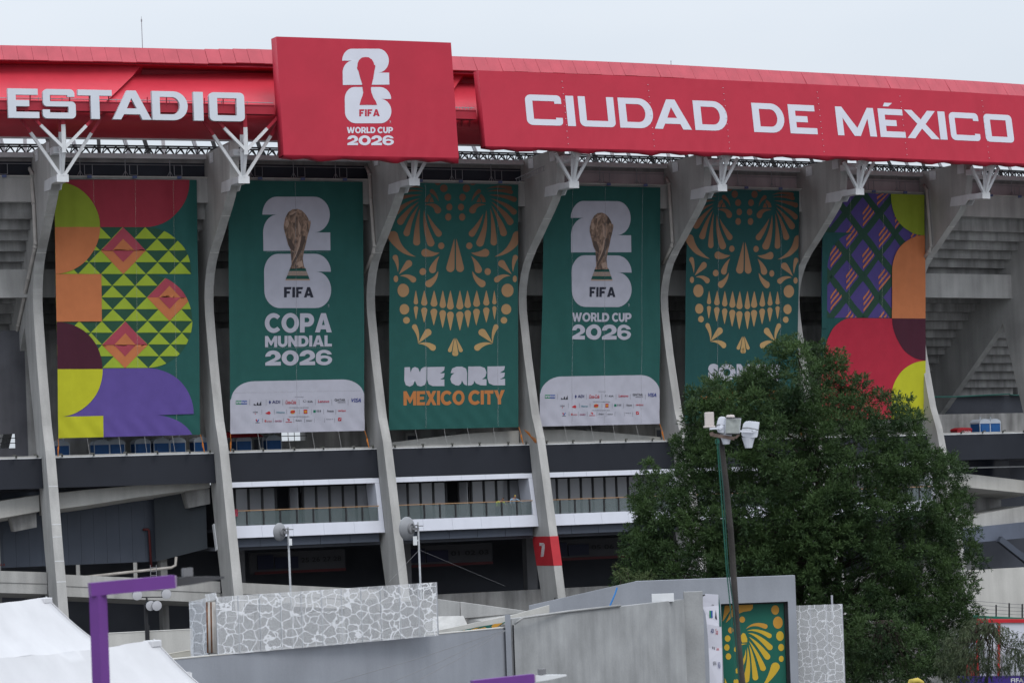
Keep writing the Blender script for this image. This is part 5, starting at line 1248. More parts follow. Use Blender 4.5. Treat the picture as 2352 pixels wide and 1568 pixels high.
# perforated screens with a white vein pattern
def perf(name):
    if name in MATS: return MATS[name]
    m = bpy.data.materials.new(name); m.use_nodes = True; MATS[name] = m; N, L = m.node_tree.nodes, m.node_tree.links
    b_ = N['Principled BSDF']; b_.inputs['Roughness'].default_value = .6
    g_ = N.new("ShaderNodeNewGeometry"); mp = N.new("ShaderNodeMapping"); mp.inputs['Scale'].default_value = (1, .2, 1.05); L.new(g_.outputs['Position'], mp.inputs[0])
    vo = N.new("ShaderNodeTexVoronoi"); vo.feature = 'DISTANCE_TO_EDGE'; vo.inputs['Scale'].default_value = 2.25; vo.inputs['Randomness'].default_value = .8; nzw = N.new('ShaderNodeTexNoise'); nzw.inputs['Scale'].default_value = 4.5; nzw.inputs['Detail'].default_value = 2; L.new(mp.outputs[0], nzw.inputs['Vector']); wm = N.new('ShaderNodeVectorMath'); wm.operation = 'MULTIPLY_ADD'; wm.inputs[1].default_value = (.22, .22, .22); L.new(nzw.outputs['Color'], wm.inputs[0]); L.new(mp.outputs[0], wm.inputs[2]); L.new(wm.outputs[0], vo.inputs['Vector'])
    lt = N.new("ShaderNodeMath"); lt.operation = 'LESS_THAN'; lt.inputs[1].default_value = .037; L.new(vo.outputs['Distance'], lt.inputs[0])
    # punched holes: grid of square openings between the veins
    def saw(ax):
        s_ = N.new("ShaderNodeSeparateXYZ"); L.new(g_.outputs['Position'], s_.inputs[0]); q = N.new("ShaderNodeMath"); q.operation = 'MULTIPLY'; q.inputs[1].default_value = 34; L.new(s_.outputs[ax], q.inputs[0])
        f_ = N.new("ShaderNodeMath"); f_.operation = 'FRACT'; L.new(q.outputs[0], f_.inputs[0]); h = N.new("ShaderNodeMath"); h.operation = 'GREATER_THAN'; h.inputs[1].default_value = .23; L.new(f_.outputs[0], h.inputs[0]); return h.outputs[0]
    hm = N.new("ShaderNodeMath"); hm.operation = 'MULTIPLY'; L.new(saw(0), hm.inputs[0]); L.new(saw(2), hm.inputs[1])
    inv = N.new("ShaderNodeMath"); inv.operation = 'SUBTRACT'; inv.inputs[0].default_value = 1; L.new(lt.outputs[0], inv.inputs[1])
    h2 = N.new("ShaderNodeMath"); h2.operation = 'MULTIPLY'; L.new(hm.outputs[0], h2.inputs[0]); L.new(inv.outputs[0], h2.inputs[1])
    b_.inputs['Base Color'].default_value = (.70, .71, .74, 1)
    tr = N.new("ShaderNodeBsdfTransparent"); mx = N.new("ShaderNodeMixShader"); L.new(h2.outputs[0], mx.inputs[0]); L.new(b_.outputs[0], mx.inputs[1]); L.new(tr.outputs[0], mx.inputs[2]); L.new(mx.outputs[0], N['Material Output'].inputs[0])
    return m
pm = perf("perforated_sheet")
fQ = fr(2.138, 700, 2250)
scr = thing('perforated_screen', 'long white perforated screen with pebble vein pattern on the grey wall', 'screen', at_z(760, 1488, zw))
c0, c1 = at_z(*fQ(368, 790), zw), at_z(*fQ(2250, 622), zw)
t0, t1 = at(*fQ(350, 275), c0.y), at(*fQ(2232, 180), c1.y); ht = (t0.z + t1.z) / 2 - zw
NP = 11
for i in range(NP):
    a, b_ = c0.lerp(c1, i / NP), c0.lerp(c1, (i + 1) / NP - .0015); up = Vector((0, 0, ht)); y_ = Vector((0, .03, 0))
    mb = MB(); mb.hexa([a, b_, b_ + y_, a + y_, a + up, b_ + up, b_ + up + y_, a + up + y_]); build('mesh_panel', mb, pm, scr)
for i in range(NP + 1):
    a = c0.lerp(c1, i / NP) + Vector((0, .12, 0)); mb = MB(); mb.box(a + Vector((0, 0, ht / 2)), .07, .07, ht); build('post', mb, mat("galvanised", (.38, .39, .42), .5, .1, metal=.2), scr)
sa = at(*fQ(118, 332), c0.y + 2.2); sb = at(*fQ(262, 300), c0.y + .6); sc_ = [Vector((sa.x, sa.y, zw - .3)), Vector((sb.x, sb.y, zw)), sb, sa]
mb = MB(); n_ = Vector((.03, .03, 0)); mb.hexa([sc_[0], sc_[1], sc_[1] + n_, sc_[0] + n_, sa, sb, sb + n_, sa + n_]); build('mesh_panel', mb, pm, scr)
rust = mat("rusty_pipe", (.16, .07, .035), .8, .5, 4); 
for j, x in enumerate((275, 290, 308, 325, 340)):
    a = at(*fQ(x + 8, 770), c0.y + .45); b_ = at(*fQ(x, 335), c0.y + .45); mb = MB(); mb.tube([a, b_], .07 if j % 2 else .05, 7); build('riser_pipe', mb, rust if j in (0, 2) else pipe_paint, scr, True)
mb = MB(); mb.beam(at(*fQ(265, 300), c0.y + .3), at(*fQ(352, 283), c0.y + .02), .06, .3); build('head_rail', mb, pm, scr)
# plant behind the screen
mb = MB()
for x0, x1, h_, dy in ((.0, .14, 1.5, 1.4), (.16, .3, 1.9, 1.8), (.33, .52, 1.4, 1.2), (.55, .7, 1.8, 1.6), (.73, .93, 1.6, 1.3)):
    a, b_ = c0.lerp(c1, x0), c0.lerp(c1, x1); mb.hexa([a + Vector((0, dy, .03)), b_ + Vector((0, dy, .03)), b_ + Vector((0, dy + 1, .03)), a + Vector((0, dy + 1, .03)), a + Vector((0, dy, h_)), b_ + Vector((0, dy, h_)), b_ + Vector((0, dy + 1, h_)), a + Vector((0, dy + 1, h_))])
build('plant_unit', mb, mat("plant_white", (.14, .14, .132), .6, .12, 1.2, .2), scr)
s2 = thing('perforated_screen', 'short white perforated screen at the right end of the grey portal', 'screen', at(1885, 1568, 169.5))
for i in range(3):
    x0, x1 = 1828 + 36.5 * i, 1828 + 36.5 * (i + 1) - .4
    a, b_ = at(x0 + 8, 1600, 169.5), at(x1 + 8, 1600, 169.5); zt2 = at(1880, 1388, 169.5).z
    mb = MB(); y_ = Vector((0, .03, 0)); A0, B0 = Vector((at(x0, 1480, 169.5).x, 169.5, GZ)), Vector((at(x1, 1480, 169.5).x, 169.5, GZ)); T_ = Vector((0, 0, zt2 - GZ)); mb.hexa([A0, B0, B0 + y_, A0 + y_, A0 + T_, B0 + T_, B0 + T_ + y_, A0 + T_ + y_]); build('mesh_panel', mb, pm, s2)
    mb = MB(); mb.box(B0 + Vector((0, .1, (zt2 - GZ) / 2)), .09, .07, zt2 - GZ - .02); build('post', mb, MATS["galvanised"], s2)
mb = MB(); mb.tube([at(1912, 1420, 170.2), at(1910.5, 1366, 170.2)], .06, 7); build('post', mb, MATS["galvanised"], s2)
mb = MB(); A0 = at(1836, 1500, 171); mb.box(Vector((A0.x + 1.2, 171, (1.9 + GZ) / 2)), 2.4, .2, 1.9 - GZ); build('plant_unit', mb, MATS["plant_white"], s2)

# lower ramps between the screen and the grey walls
fR = fr(1.96, 1700, 2250)
rw = thing('access_ramp', 'pale concrete access ramp behind the long perforated screen', 'ramp', at(1100, 1440, 160))
def ptface(name, pts, ys, th, m, parent):
    mb = MB(); f0 = [at(*fR(*p), y) for p, y in zip(pts, ys)]; f1 = [p + Vector((0, th, 0)) for p in f0]; n_ = len(pts)
    mb.face(f0); mb.face(f1[::-1])
    for i in range(n_): mb.face([f0[i], f0[(i + 1) % n_], f1[(i + 1) % n_], f1[i]])
    return build(name, mb, m, parent)
ptface('ramp_wall', [(90, 283), (272, 308), (272, 420), (90, 420)], (176, 175, 175, 176), .5, concrete, rw)
ptface('ramp_wall', [(276, 306), (830, 384), (660, 480), (340, 490), (335, 440), (284, 435)], (174, 172, 172, 174, 174, 174), .5, concrete, rw)
ptface('ramp_wall', [(60, 420), (300, 415), (340, 500), (60, 540)], (173.5, 173, 172, 172), .3, concrete, rw)
ptface('ramp_edge', [(100, 530), (700, 405), (975, 330), (975, 405), (690, 445), (480, 545), (100, 570)], (164,) * 7, .4, concrete_pale, rw)
gp_ = ptface('painted_band', [(105, 566), (420, 500), (600, 470), (660, 452), (500, 535), (300, 556)], (163.9,) * 6, .02, mat("ramp_green", (.01, .10, .08), .6), rw)
L = [(poly, 0, 0) for poly in ([fR(270, 538), fR(310, 525), fR(318, 540), fR(285, 545)], [fR(360, 520), fR(430, 503), fR(390, 525)], [fR(375, 543), fR(420, 515), fR(470, 503), fR(490, 515), fR(450, 528), fR(410, 545)], [fR(520, 495), fR(540, 478), fR(610, 470), fR(560, 505), fR(530, 520)])]
print_on('petal_print', L, lambda x, y, l: at(x, y, 163.87), [am], rw, 50, False)
ptface('ramp_wall', [(-900, 440), (60, 440), (60, 620), (-900, 620)], (182,) * 4, .5, concrete_dark, rw)

# lower left concrete wall behind the tents
fT = fr(2.94, 0, 2200)
lw = wall('retaining_wall', 'low pale concrete wall behind the white tents', [at(*fT(1150, 985), 165), at(*fT(2260, 930), 165)], concrete_pale, .4)
mb = MB(); mb.box(at(*fT(1745, 1000), 164.9) + Vector((0, 0, -.6)), .12, .1, 2.4); build('joint', mb, black_steel, lw)
mb = MB()
pA, pB = at(*fT(1940, 1225), 131), at(*fT(2245, 1172), 131)
for i in range(26):
    p = pA.lerp(pB, i / 25); mb.tube([Vector((p.x, p.y, zw - .3)), Vector((p.x, p.y, p.z + .02))], .018, 4)
mb.tube([pA, pB], .025, 5)
build('mesh_fence', mb, mat("fence_cream", (.50, .48, .42), .6), None, kind='thing', label='short cream bar fence between tent and perforated screen', cat='fence')
# ================================================================ TENTS
tent_m = mat("tent_vinyl", (.53, .53, .55), .5, .05, .6, .06, .7, 1.6)
def tent(label, peak, drop_, seed):
    """hipped marquee: a ridge running from the far peak towards the viewer, concave slopes down to the eaves"""
    r = thing('marquee_tent', label, 'tent', Vector((peak.x, peak.y, 0)), 'white tents in the foreground')
    f = Vector((-.42, -.9, 0)); q = Vector((.9, -.42, 0)); near = peak + f * 9; zb = peak.z - drop_
    corners = [peak + q * 4.2 - f * 2.2, peak - q * 4.2 - f * 2.2, near - q * 4.2 + f * 2.2, near + q * 4.2 + f * 2.2]
    apex = [peak, peak, near, near]; n = 4; NA, NB = 24, 20; rows = []
    for j in range(NB + 1):
        b_ = j / NB; row = []
        for i in range(n):
            for a in range(NA):
                u = a / NA; c = corners[i].lerp(corners[(i + 1) % n], u); ap = apex[i].lerp(apex[(i + 1) % n], u)
                hp = math.sin(u * math.pi) ** .7
                x = ap.x + (c.x - ap.x) * b_; y = ap.y + (c.y - ap.y) * b_
                sag = .10 * math.sin(u * math.pi) if i in (1, 3) else 0
                z = zb + (peak.z - sag - zb) * ((1 - b_) ** (2.0 + .18 * hp))
                z += .05 * noise.noise(Vector((x * .9 + seed, y * .9, 0))) * hp * (1 - b_) + .03 * math.sin(u * 55 + seed) * max(0, .3 - b_) * (1 if i in (0, 2) else .0)
                z += .07 * noise.noise(Vector((u * 26 + seed, i, 1))) * math.exp(-((b_ - .3) / .25) ** 2)
                row.append(Vector((x, y, z)))
        rows.append(row)
    mb = MB(); m_ = len(rows[0])
    for j in range(NB):
        for i in range(m_): mb.face([rows[j][i], rows[j][(i + 1) % m_], rows[j + 1][(i + 1) % m_], rows[j + 1][i]])
    build('canopy', mb, tent_m, r, True)
    mb = MB()
    for i in range(n):
        a, b_ = corners[i].copy(), corners[(i + 1) % n].copy(); a.z = b_.z = zb; mb.face([a, b_, b_ - Vector((0, 0, .35)), a - Vector((0, 0, .35))])
    build('valance', mb, tent_m, r)
    mb = MB(); c = peak; t_ = [c + q * (a * .17) + f * (b_ * .3 + .05) for a, b_ in ((-1, -.6), (1, -.6), (1, 1), (-1, 1))]
    mb.hexa([p - Vector((0, 0, .2)) for p in t_] + [p - Vector((0, 0, .01)) for p in t_]); o = build('peak_cap', mb, tent_m, r); bv = o.modifiers.new('bevel', 'BEVEL'); bv.width = .03; bv.segments = 2
    for i in range(n):
        c = corners[i]; mb = MB(); mb.tube([Vector((c.x, c.y, 0)), Vector((c.x, c.y, zb))], .06, 8); build('leg', mb, white_paint, r)
        mb = MB(); mb.tube([rows[j][i * NA] + Vector((0, 0, .012)) for j in range(NB + 1)], .02, 4); build('hip_seam', mb, tent_m, r, True)
pk1 = at(106, 1371, 102); pk2 = at(354, 1468, 84)
tent('white peaked tent at the left edge, behind the nearer tent', pk1, 2.7, 1.0)
tent('nearest white tent at the lower left behind the purple post', pk2, 2.9, 5.0)

# ================================================================ LAMPS AND MASTS
purple = mat("purple_paint", (.125, .035, .21), .5, .06, 2.0); lamp_grey = mat("lamp_grey", (.15, .15, .16), .5)
def purple_lamp(label, px, py, Y, arm_px, s, white_head):
    p = at(px, py, Y); r = thing('street_lamp', label, 'street lamp', Vector((p.x, p.y, 0)))
    ax = Vector((math.cos(.62), -math.sin(.62), 0)); ay = Vector((math.sin(.62), math.cos(.62), 0)); w = .165 * s
    mb = MB(); mb.box(Vector((p.x, p.y, (p.z - w) / 2)), w, w, p.z - w, 0, ax, ay); build('post', mb, purple, r)
    L_ = arm_px / F_PX * Y; d = Vector((1, .35, .055)).normalized(); L_ /= d.x; n_ = Vector((-d.y, d.x, 0)).normalized()
    st = Vector((p.x, p.y, p.z - w * .5)); mb = MB(); mb.beam(st - d * w * .65, st + d * L_, w * 1.15, w * 1.05); build('arm', mb, purple, r)
    e = st + d * L_
    mb = MB(); mb.box(e + d * .01, .025 * s, w * 1.1, w * .95, 0, d, n_); build('arm_collar', mb, mat('worn_collar', (.28, .22, .32), .6), r)
    hm = white_paint if white_head else mat('lamp_head_dark', (.05, .05, .055), .5)
    h = [e + d * .03, e + d * .25 * s, e + d * .5 * s, e + d * .68 * s]
    mb = MB(); prev = None
    for q, ww, hh in zip(h, (.10, .20, .19, .08), (.12, .10, .06, .025)):
        c = [q + n_ * (a * ww * s) + Vector((0, 0, b_ * hh * s - .01)) for a, b_ in ((-.5, -.5), (.5, -.5), (.5, .5), (-.5, .5))]
        if prev:
            for i in range(4): mb.face([prev[i], prev[(i + 1) % 4], c[(i + 1) % 4], c[i]])
        else: mb.face(c)
        prev = c
    mb.face(prev); build('lamp_head', mb, hm, r)
    mb = MB(); mb.box(h[0] + d * .16 * s + Vector((0, 0, .105 * s)), .13 * s, .12 * s, .11 * s, 0, d, n_); mb.tube([h[0] + d * .16 * s, h[0] + d * .16 * s + Vector((0, 0, .08 * s))], .03 * s, 6); build('photocell', mb, lamp_grey, r)
purple_lamp('purple square lamp post rising in front of the white tents', 224, 1337, 40, 168, 1.0, False)
purple_lamp('purple lamp arm with white head, only its tip at the bottom edge', 1096, 1561, 58, 128, 1.0, True)

# wooden pole with floodlights
YL = 80.0; ft_ = at(1712, 1640, YL); tp = at(1656, 990, YL)
pole = thing('floodlight_pole', 'leaning dark wooden pole with two white floodlights before the tree', 'floodlight pole', Vector((ft_.x + .35, YL, 0)))
mb = MB(); base = tp + (ft_ - tp) * (tp.z / (tp.z - ft_.z)); pts = [base.lerp(tp, i / 8) + Vector((.03 * math.sin(i * 1.3), 0, 0)) for i in range(9)]
mb.tube(pts, [.098 - .0033 * i for i in range(9)], 12); build('post', mb, mat("old_timber", (.045, .041, .039), .9, .35, 1.2, .4, .6, 14), pole, True)
fF = fr(6.27, 2750, 1600); FF = lambda x, y, dy=0: at(*fF(x, y), YL - .25 + dy)
fx_white = mat("fixture_white", (.56, .58, .64), .45, .07, 3); fx_glass = mat("fixture_lens", (.30, .32, .31), .35, .25, 6, .2); fx_beige = mat("fixture_beige", (.50, .45, .43), .6, .05, 4)
mb = MB(); mb.box((FF(430, 300) + FF(660, 645)) / 2, (FF(660, 0) - FF(430, 0)).x, .16, (FF(0, 300) - FF(0, 645)).z); mb.box((FF(400, 665) + FF(695, 665)) / 2, (FF(695, 0) - FF(400, 0)).x, .22, .05)
o = build('radio_box', mb, fx_beige, pole); bv = o.modifiers.new('bevel', 'BEVEL'); bv.width = .02; bv.segments = 2
def prism(pts, d0, d1, inset, mat_, name, parent):
    mb = MB(); f = [FF(x, y, d0) for x, y in pts]; cx = sum((p for p in f), Vector()) / len(f); bk_ = [cx + (p - cx) * inset + Vector((0, d1 - d0, 0)) for p in f]; n_ = len(f)
    mb.face(f); mb.face(bk_[::-1])
    for i in range(n_): mb.face([f[i], f[(i + 1) % n_], bk_[(i + 1) % n_], bk_[i]])
    o = build(name, mb, mat_, parent); bv = o.modifiers.new('bevel', 'BEVEL'); bv.width = .025; bv.segments = 3; return o
l1 = prism([(735, 620), (775, 440), (830, 410), (950, 415), (960, 560), (930, 835), (780, 815), (740, 770)], -.05, .42, .8, fx_white, 'floodlight', pole)
mb = MB(); qa = [FF(955, 440, -.12), FF(1345, 450, -.02), FF(1310, 845, -.02), FF(935, 835, -.12)]; yo = Vector((0, .14, 0)); mb.hexa([qa[3], qa[2], qa[2] + yo, qa[3] + yo, qa[0], qa[1], qa[1] + yo, qa[0] + yo]); build('lens_frame', mb, fx_white, l1)
mb = MB(); mb.face([q + (sum(qa, Vector()) / 4 - q) * .08 + Vector((0, -.02, 0)) for q in qa]); build('lens', mb, fx_glass, l1, recalc=False)
mb = MB(); mb.beam(FF(555, 715, -.1), FF(830, 695, -.12), .05, .05); mb.beam(FF(825, 700, -.12), FF(870, 620, -.12), .05, .08); mb.tube([FF(820, 705, -.22), FF(825, 700, -.1)], .035, 8); build('yoke', mb, fx_white, l1)
mb = MB(); mb.lathe([(.115, 0), (.11, .06), (.09, .085), (0, .09)], 12, 0, FF(1078, 450, .1)); build('driver_cap', mb, fx_beige, l1)
mb = MB()
for i in range(7): mb.box(FF(1000 + 52 * i, 440, -.14), .05, .03, .03, 1); mb.box(FF(985 + 50 * i, 845, -.14), .05, .03, .03, 1)
build('lens_clip', mb, [fx_white, black_steel], l1, kind='stuff')
mb = MB(); mb.lathe([(.16, 0), (.15, -.05), (.085, -.27), (.0, -.27)], 12, 0, FF(962, 845, .12)); build('ballast_cone', mb, fx_white, l1)
l2 = prism([(1370, 700), (1400, 590), (1460, 530), (1560, 520), (1790, 545), (1810, 545), (1760, 900), (1740, 935), (1600, 945), (1380, 910), (1350, 860)], -.05, .45, .82, fx_white, 'floodlight', pole)
mb = MB(); mb.beam(FF(1320, 775, -.12), FF(1640, 790, -.12), .05, .05); mb.beam(FF(1640, 790, -.12), FF(1665, 725, -.12), .05, .08); build('yoke', mb, fx_white, l2)
mb = MB(); mb.lathe([(.17, 0), (.16, -.05), (.09, -.29), (0, -.29)], 12, 0, FF(1525, 920, .12)); build('ballast_cone', mb, fx_white, l2)
mb = MB(); mb.tube([FF(1375, 700, -.1), FF(1500, 690, -.14), FF(1650, 715, -.14), FF(1770, 745, -.1)], .015, 5); mb.tube([FF(740, 625, -.1), FF(800, 612, -.12), FF(925, 630, -.12)], .015, 5); build('strap', mb, lamp_grey, l2)
mb = MB(); mb.beam(FF(590, 860), FF(1180, 960), .07, .09); mb.beam(FF(590, 800), FF(620, 880), .12, .1); mb.beam(FF(1300, 850), FF(1200, 950), .05, .06); build('cross_arm', mb, mat("rust_arm", (.14, .10, .085), .7, .2, 4), pole)
gc = mat("green_cable", (.012, .085, .062), .6)
for dx in (0, 45):
    mb = MB(); q = [FF(745 + dx, 960), FF(750 + dx * .8, 1200), at(1656 + dx / 8, 1130, YL - .2), at(1668 + dx / 12, 1300, YL - .2), at(1678 + dx / 6, 1400, YL - .2), at(1690 + dx / 6, 1560, YL - .2)]; mb.tube(q, .016, 5); build('cable', mb, gc if dx == 0 else mat("dark_green_cable", (.012, .06, .05), .6), pole)
mb = MB(); mb.tube([FF(*p) for p in ((760, 950), (700, 1010), (705, 1080), (745, 1100), (770, 1040), (765, 960))], .014, 5); mb.box(FF(775, 1040), .06, .05, .1); build('cable_loop', mb, gc, pole)

# four round floodlights on a dark stand behind the tents
YS = 150; st_ = at(339, 1450, YS); fs_ = thing('floodlight_stand', 'dark stand with four round white floodlights behind the tents', 'floodlight stand', Vector((st_.x, YS, GZ)))
mb = MB(); tpz = at(337, 1385, YS).z; mb.tube([Vector((st_.x, YS, GZ)), Vector((st_.x - .05, YS, tpz))], .09, 8); mb.beam(at(310, 1371, YS), at(384, 1370, YS), .05, .05); mb.beam(at(337, 1372, YS), at(337, 1392, YS), .08, .08); build('mast', mb, black_steel, fs_)
for x, y in ((315, 1366), (382, 1363), (346, 1390), (360, 1390)):
    c = at(x, y, YS - .2); ax = Vector((.45, -1, -.18)).normalized(); l_ = MB(); l_.lathe([(0, -.34), (.12, -.33), (.2, -.2), (.25, 0), (.255, .03)], 16, 0, c, ax); lp = build('floodlight', l_, mat("flood_shell", (.03, .045, .055), .4), fs_, True)
    l_ = MB(); l_.lathe([(.25, .032), (.15, .05), (0, .055)], 16, 0, c, ax); build('reflector', l_, mat("flood_glass", (.50, .50, .53), .35), lp, True)

# dish antennas on thin masts
def dish(label, cx, cy, rx, foot_y, Y, s, radio):
    c = at(cx, cy, Y); r = thing('dish_mast', label, 'antenna', Vector((c.x + .2 * s, Y, GZ)), 'dish antennas on masts')
    mx_ = at(cx + rx * .95, cy, Y).x
    m2 = at(cx + rx * .95 + 8, foot_y, Y)
    mb = MB(); mb.tube([Vector((m2.x, Y + .1, GZ)), Vector((mx_, Y + .1, c.z + .25 * s))], .045, 8); build('mast', mb, mat("mast_grey", (.30, .31, .33), .5, .15, 4), r, True)
    ax = Vector((-.80, .60, .03)).normalized()                 # the bowl opens away to the left, its back shows
    R_ = .46 * s
    mb = MB(); mb.lathe([(R_ * 1.04, .24 * s), (R_ * 1.04, .19 * s), (R_, .16 * s), (R_ * .8, .08 * s), (R_ * .5, .0), (R_ * .2, -.04 * s), (0, -.04 * s)], 28, 0, c, ax); build('dish', mb, mat("dish_grey", (.22, .225, .24), .5, .12, 2), r, True)
    mb = MB(); mb.lathe([(R_ * .52, -.02 * s), (R_ * .5, -.06 * s), (R_ * .42, -.08 * s)], 20, 0, c, ax); build('ring_mount', mb, lamp_grey, r, True)
    mb = MB(); mb.beam(c - ax * .05, Vector((mx_, Y + .1, c.z - .05)), .12, .12); mb.beam(c - ax * .15 + Vector((0, 0, .12)), Vector((mx_, Y + .1, c.z + .15)), .08, .05); mb.beam(Vector((mx_ - .05, Y, c.z + .1)), Vector((mx_ + .25, Y, c.z + .1)), .04, .04); build('bracket', mb, lamp_grey, r)
    rp_ = at(*radio, Y); mb = MB(); mb.box(rp_, .16 * s, .12, .36 * s); mb.beam(rp_, Vector((mx_, Y + .1, rp_.z)), .05, .05); build('radio_unit', mb, white_paint, r)
dish('smaller grey dish antenna on a thin mast below the left balcony', 649, 1221, 13, 1355, 136, .85, (667, 1244))
dish('larger grey dish antenna on a mast before the third rib', 944, 1213, 17, 1345, 140, 1.13, (953.5, 1241))
mb = MB(); pA = at(963, 1262, 139.9); mb.tube([pA, at(1160, 1345, 162)], .007, 4); mb.tube([pA, at(893, 1336, 137)], .007, 4); build('guy_wire', mb, lamp_grey, None, label='thin guy wires of the larger dish mast', cat='wire')
for lb, a, b_ in (('uppermost of three thin cables fanning across the grey wall', (960, 1531), (1160, 1446)), ('middle one of three thin cables fanning across the grey wall', (1050, 1535), (1160, 1447)), ('lowest of three thin cables fanning across the grey wall', (1115, 1534), (1160, 1448))):
    p, q = at(a[0] - 260 * (1 if a[0] < 1000 else .8), a[1] + 55, 116), at_z(b_[0], b_[1], zw - .05) + Vector((0, -.1, 0)); mb = MB(); mb.tube([p, p.lerp(q, .5) + Vector((0, 0, -.08)), q], .012, 4); build('cable', mb, lamp_grey, None, label=lb, cat='cable')

# white booth with red frame at the lower right
YB2 = 172.0
bo = thing('ticket_booth', 'white booth with red frame and purple foot strip at the lower right corner', 'booth', at(2290, 1600, YB2))
W_ = lambda x, y, d=0.0: at(x, y, YB2 + d)
def slabp(name, x0, y0, x1, y1, d, th, m):
    mb = MB(); q = [W_(x0, y1, d), W_(x1, y1, d), W_(x1, y0, d), W_(x0, y0, d)]; t_ = Vector((0, th, 0)); mb.hexa([q[0], q[1], q[1] + t_, q[0] + t_, q[3], q[2], q[2] + t_, q[3] + t_]); return build(name, mb, m, bo)
bred = mat("booth_red", (.48, .02, .03), .5)
slabp('wall', 2250, 1425, 2420, 1552, 0, .3, mat("booth_white", (.56, .57, .64), .6, .06))
slabp('roof_beam', 2244, 1421, 2420, 1429, -.1, .4, bred)
for x in (2243, 2292): slabp('post', x, 1429, x + 5, 1552, -.12, .15, bred)
slabp('side_window', 2226, 1475, 2243, 1545, .3, .1, mat("booth_glass", (.35, .40, .46), .2))
slabp('door', 2220, 1500, 2240, 1552, .1, .1, mat("booth_door", (.30, .03, .04), .5))
for i in range(4): slabp('bar', 2252 + 8 * i, 1490, 2254 + 8 * i, 1545, -.15, .05, lamp_grey)
slabp('mesh_panel', 2303, 1500, 2420, 1550, -.15, .05, mat("booth_mesh", (.42, .43, .48), .6, .1, 3))
slabp('sill_strip', 2200, 1552, 2420, 1640, -.25, .3, mat("booth_purple", (.055, .028, .22), .5))
m_ = rect_map(2322, 1556.5, 2351, 1566)
print_on('lettering', [([m_(u, v) for u, v in poly], 0, 0) for poly in text_polys("FIFA", .03)], lambda x, y, l: W_(x, y, -.27), [white_paint], bo, 50, False)
gs = MB(); gs.beam(at(2236, 1415, 176), at(2420, 1424, 176), .1, .14); build('canopy_edge', gs, mat("canopy_green", (.01, .13, .09), .5), bo)
fe = thing('wire_fence', 'dark wire fence with barbed strands above the white booth', 'fence', at(2300, 1420, 185))
mb = MB()
for x, y0, y1 in ((2288, 1388, 1425), (2318, 1384, 1425), (2348, 1386, 1425)): mb.tube([at(x, y1, 185), at(x, y0, 185)], .05, 6)
build('post', mb, black_steel, fe)
for j in range(4):
    mb = MB(); mb.tube([at(2225, 1378 + j * 9, 185), at(2320, 1386 + j * 8, 185), at(2420, 1390 + j * 8, 185)], .013, 4); build('wire', mb, lamp_grey, fe)
gb = at(2088, 1570, 140); mb = MB()
mb.tube([gb + Vector((-.2, 0, -4.6)), gb + Vector((0, 0, -.2)), gb + Vector((.1, 0, .1)), gb + Vector((.4, 0, .15)), gb + Vector((.6, 0, .05)), gb + Vector((.7, 0, -.2))], [.12, .14, .15, .14, .1, .07], 10)
golds = build('garden_sculpture', mb, mat("sculpture_yellow", (.42, .32, .06), .6, .3, 4, 0, .6, 9), None, True, label='pale yellow ornament half hidden at the foot of the big tree', cat='ornament')

# ================================================================ TREES
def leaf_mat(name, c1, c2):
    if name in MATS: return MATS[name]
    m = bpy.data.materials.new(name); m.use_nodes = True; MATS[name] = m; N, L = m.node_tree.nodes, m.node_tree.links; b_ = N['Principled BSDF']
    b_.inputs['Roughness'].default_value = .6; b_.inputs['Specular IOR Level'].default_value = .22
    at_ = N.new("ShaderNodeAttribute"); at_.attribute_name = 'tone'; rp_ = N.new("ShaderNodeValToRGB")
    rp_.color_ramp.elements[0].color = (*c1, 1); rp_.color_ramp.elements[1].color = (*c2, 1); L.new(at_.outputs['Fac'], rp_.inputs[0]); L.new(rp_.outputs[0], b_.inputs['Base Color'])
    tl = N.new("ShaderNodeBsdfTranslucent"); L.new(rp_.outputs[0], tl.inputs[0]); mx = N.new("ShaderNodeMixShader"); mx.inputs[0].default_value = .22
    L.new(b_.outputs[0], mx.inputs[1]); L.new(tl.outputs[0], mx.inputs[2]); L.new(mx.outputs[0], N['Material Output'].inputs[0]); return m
import numpy as np
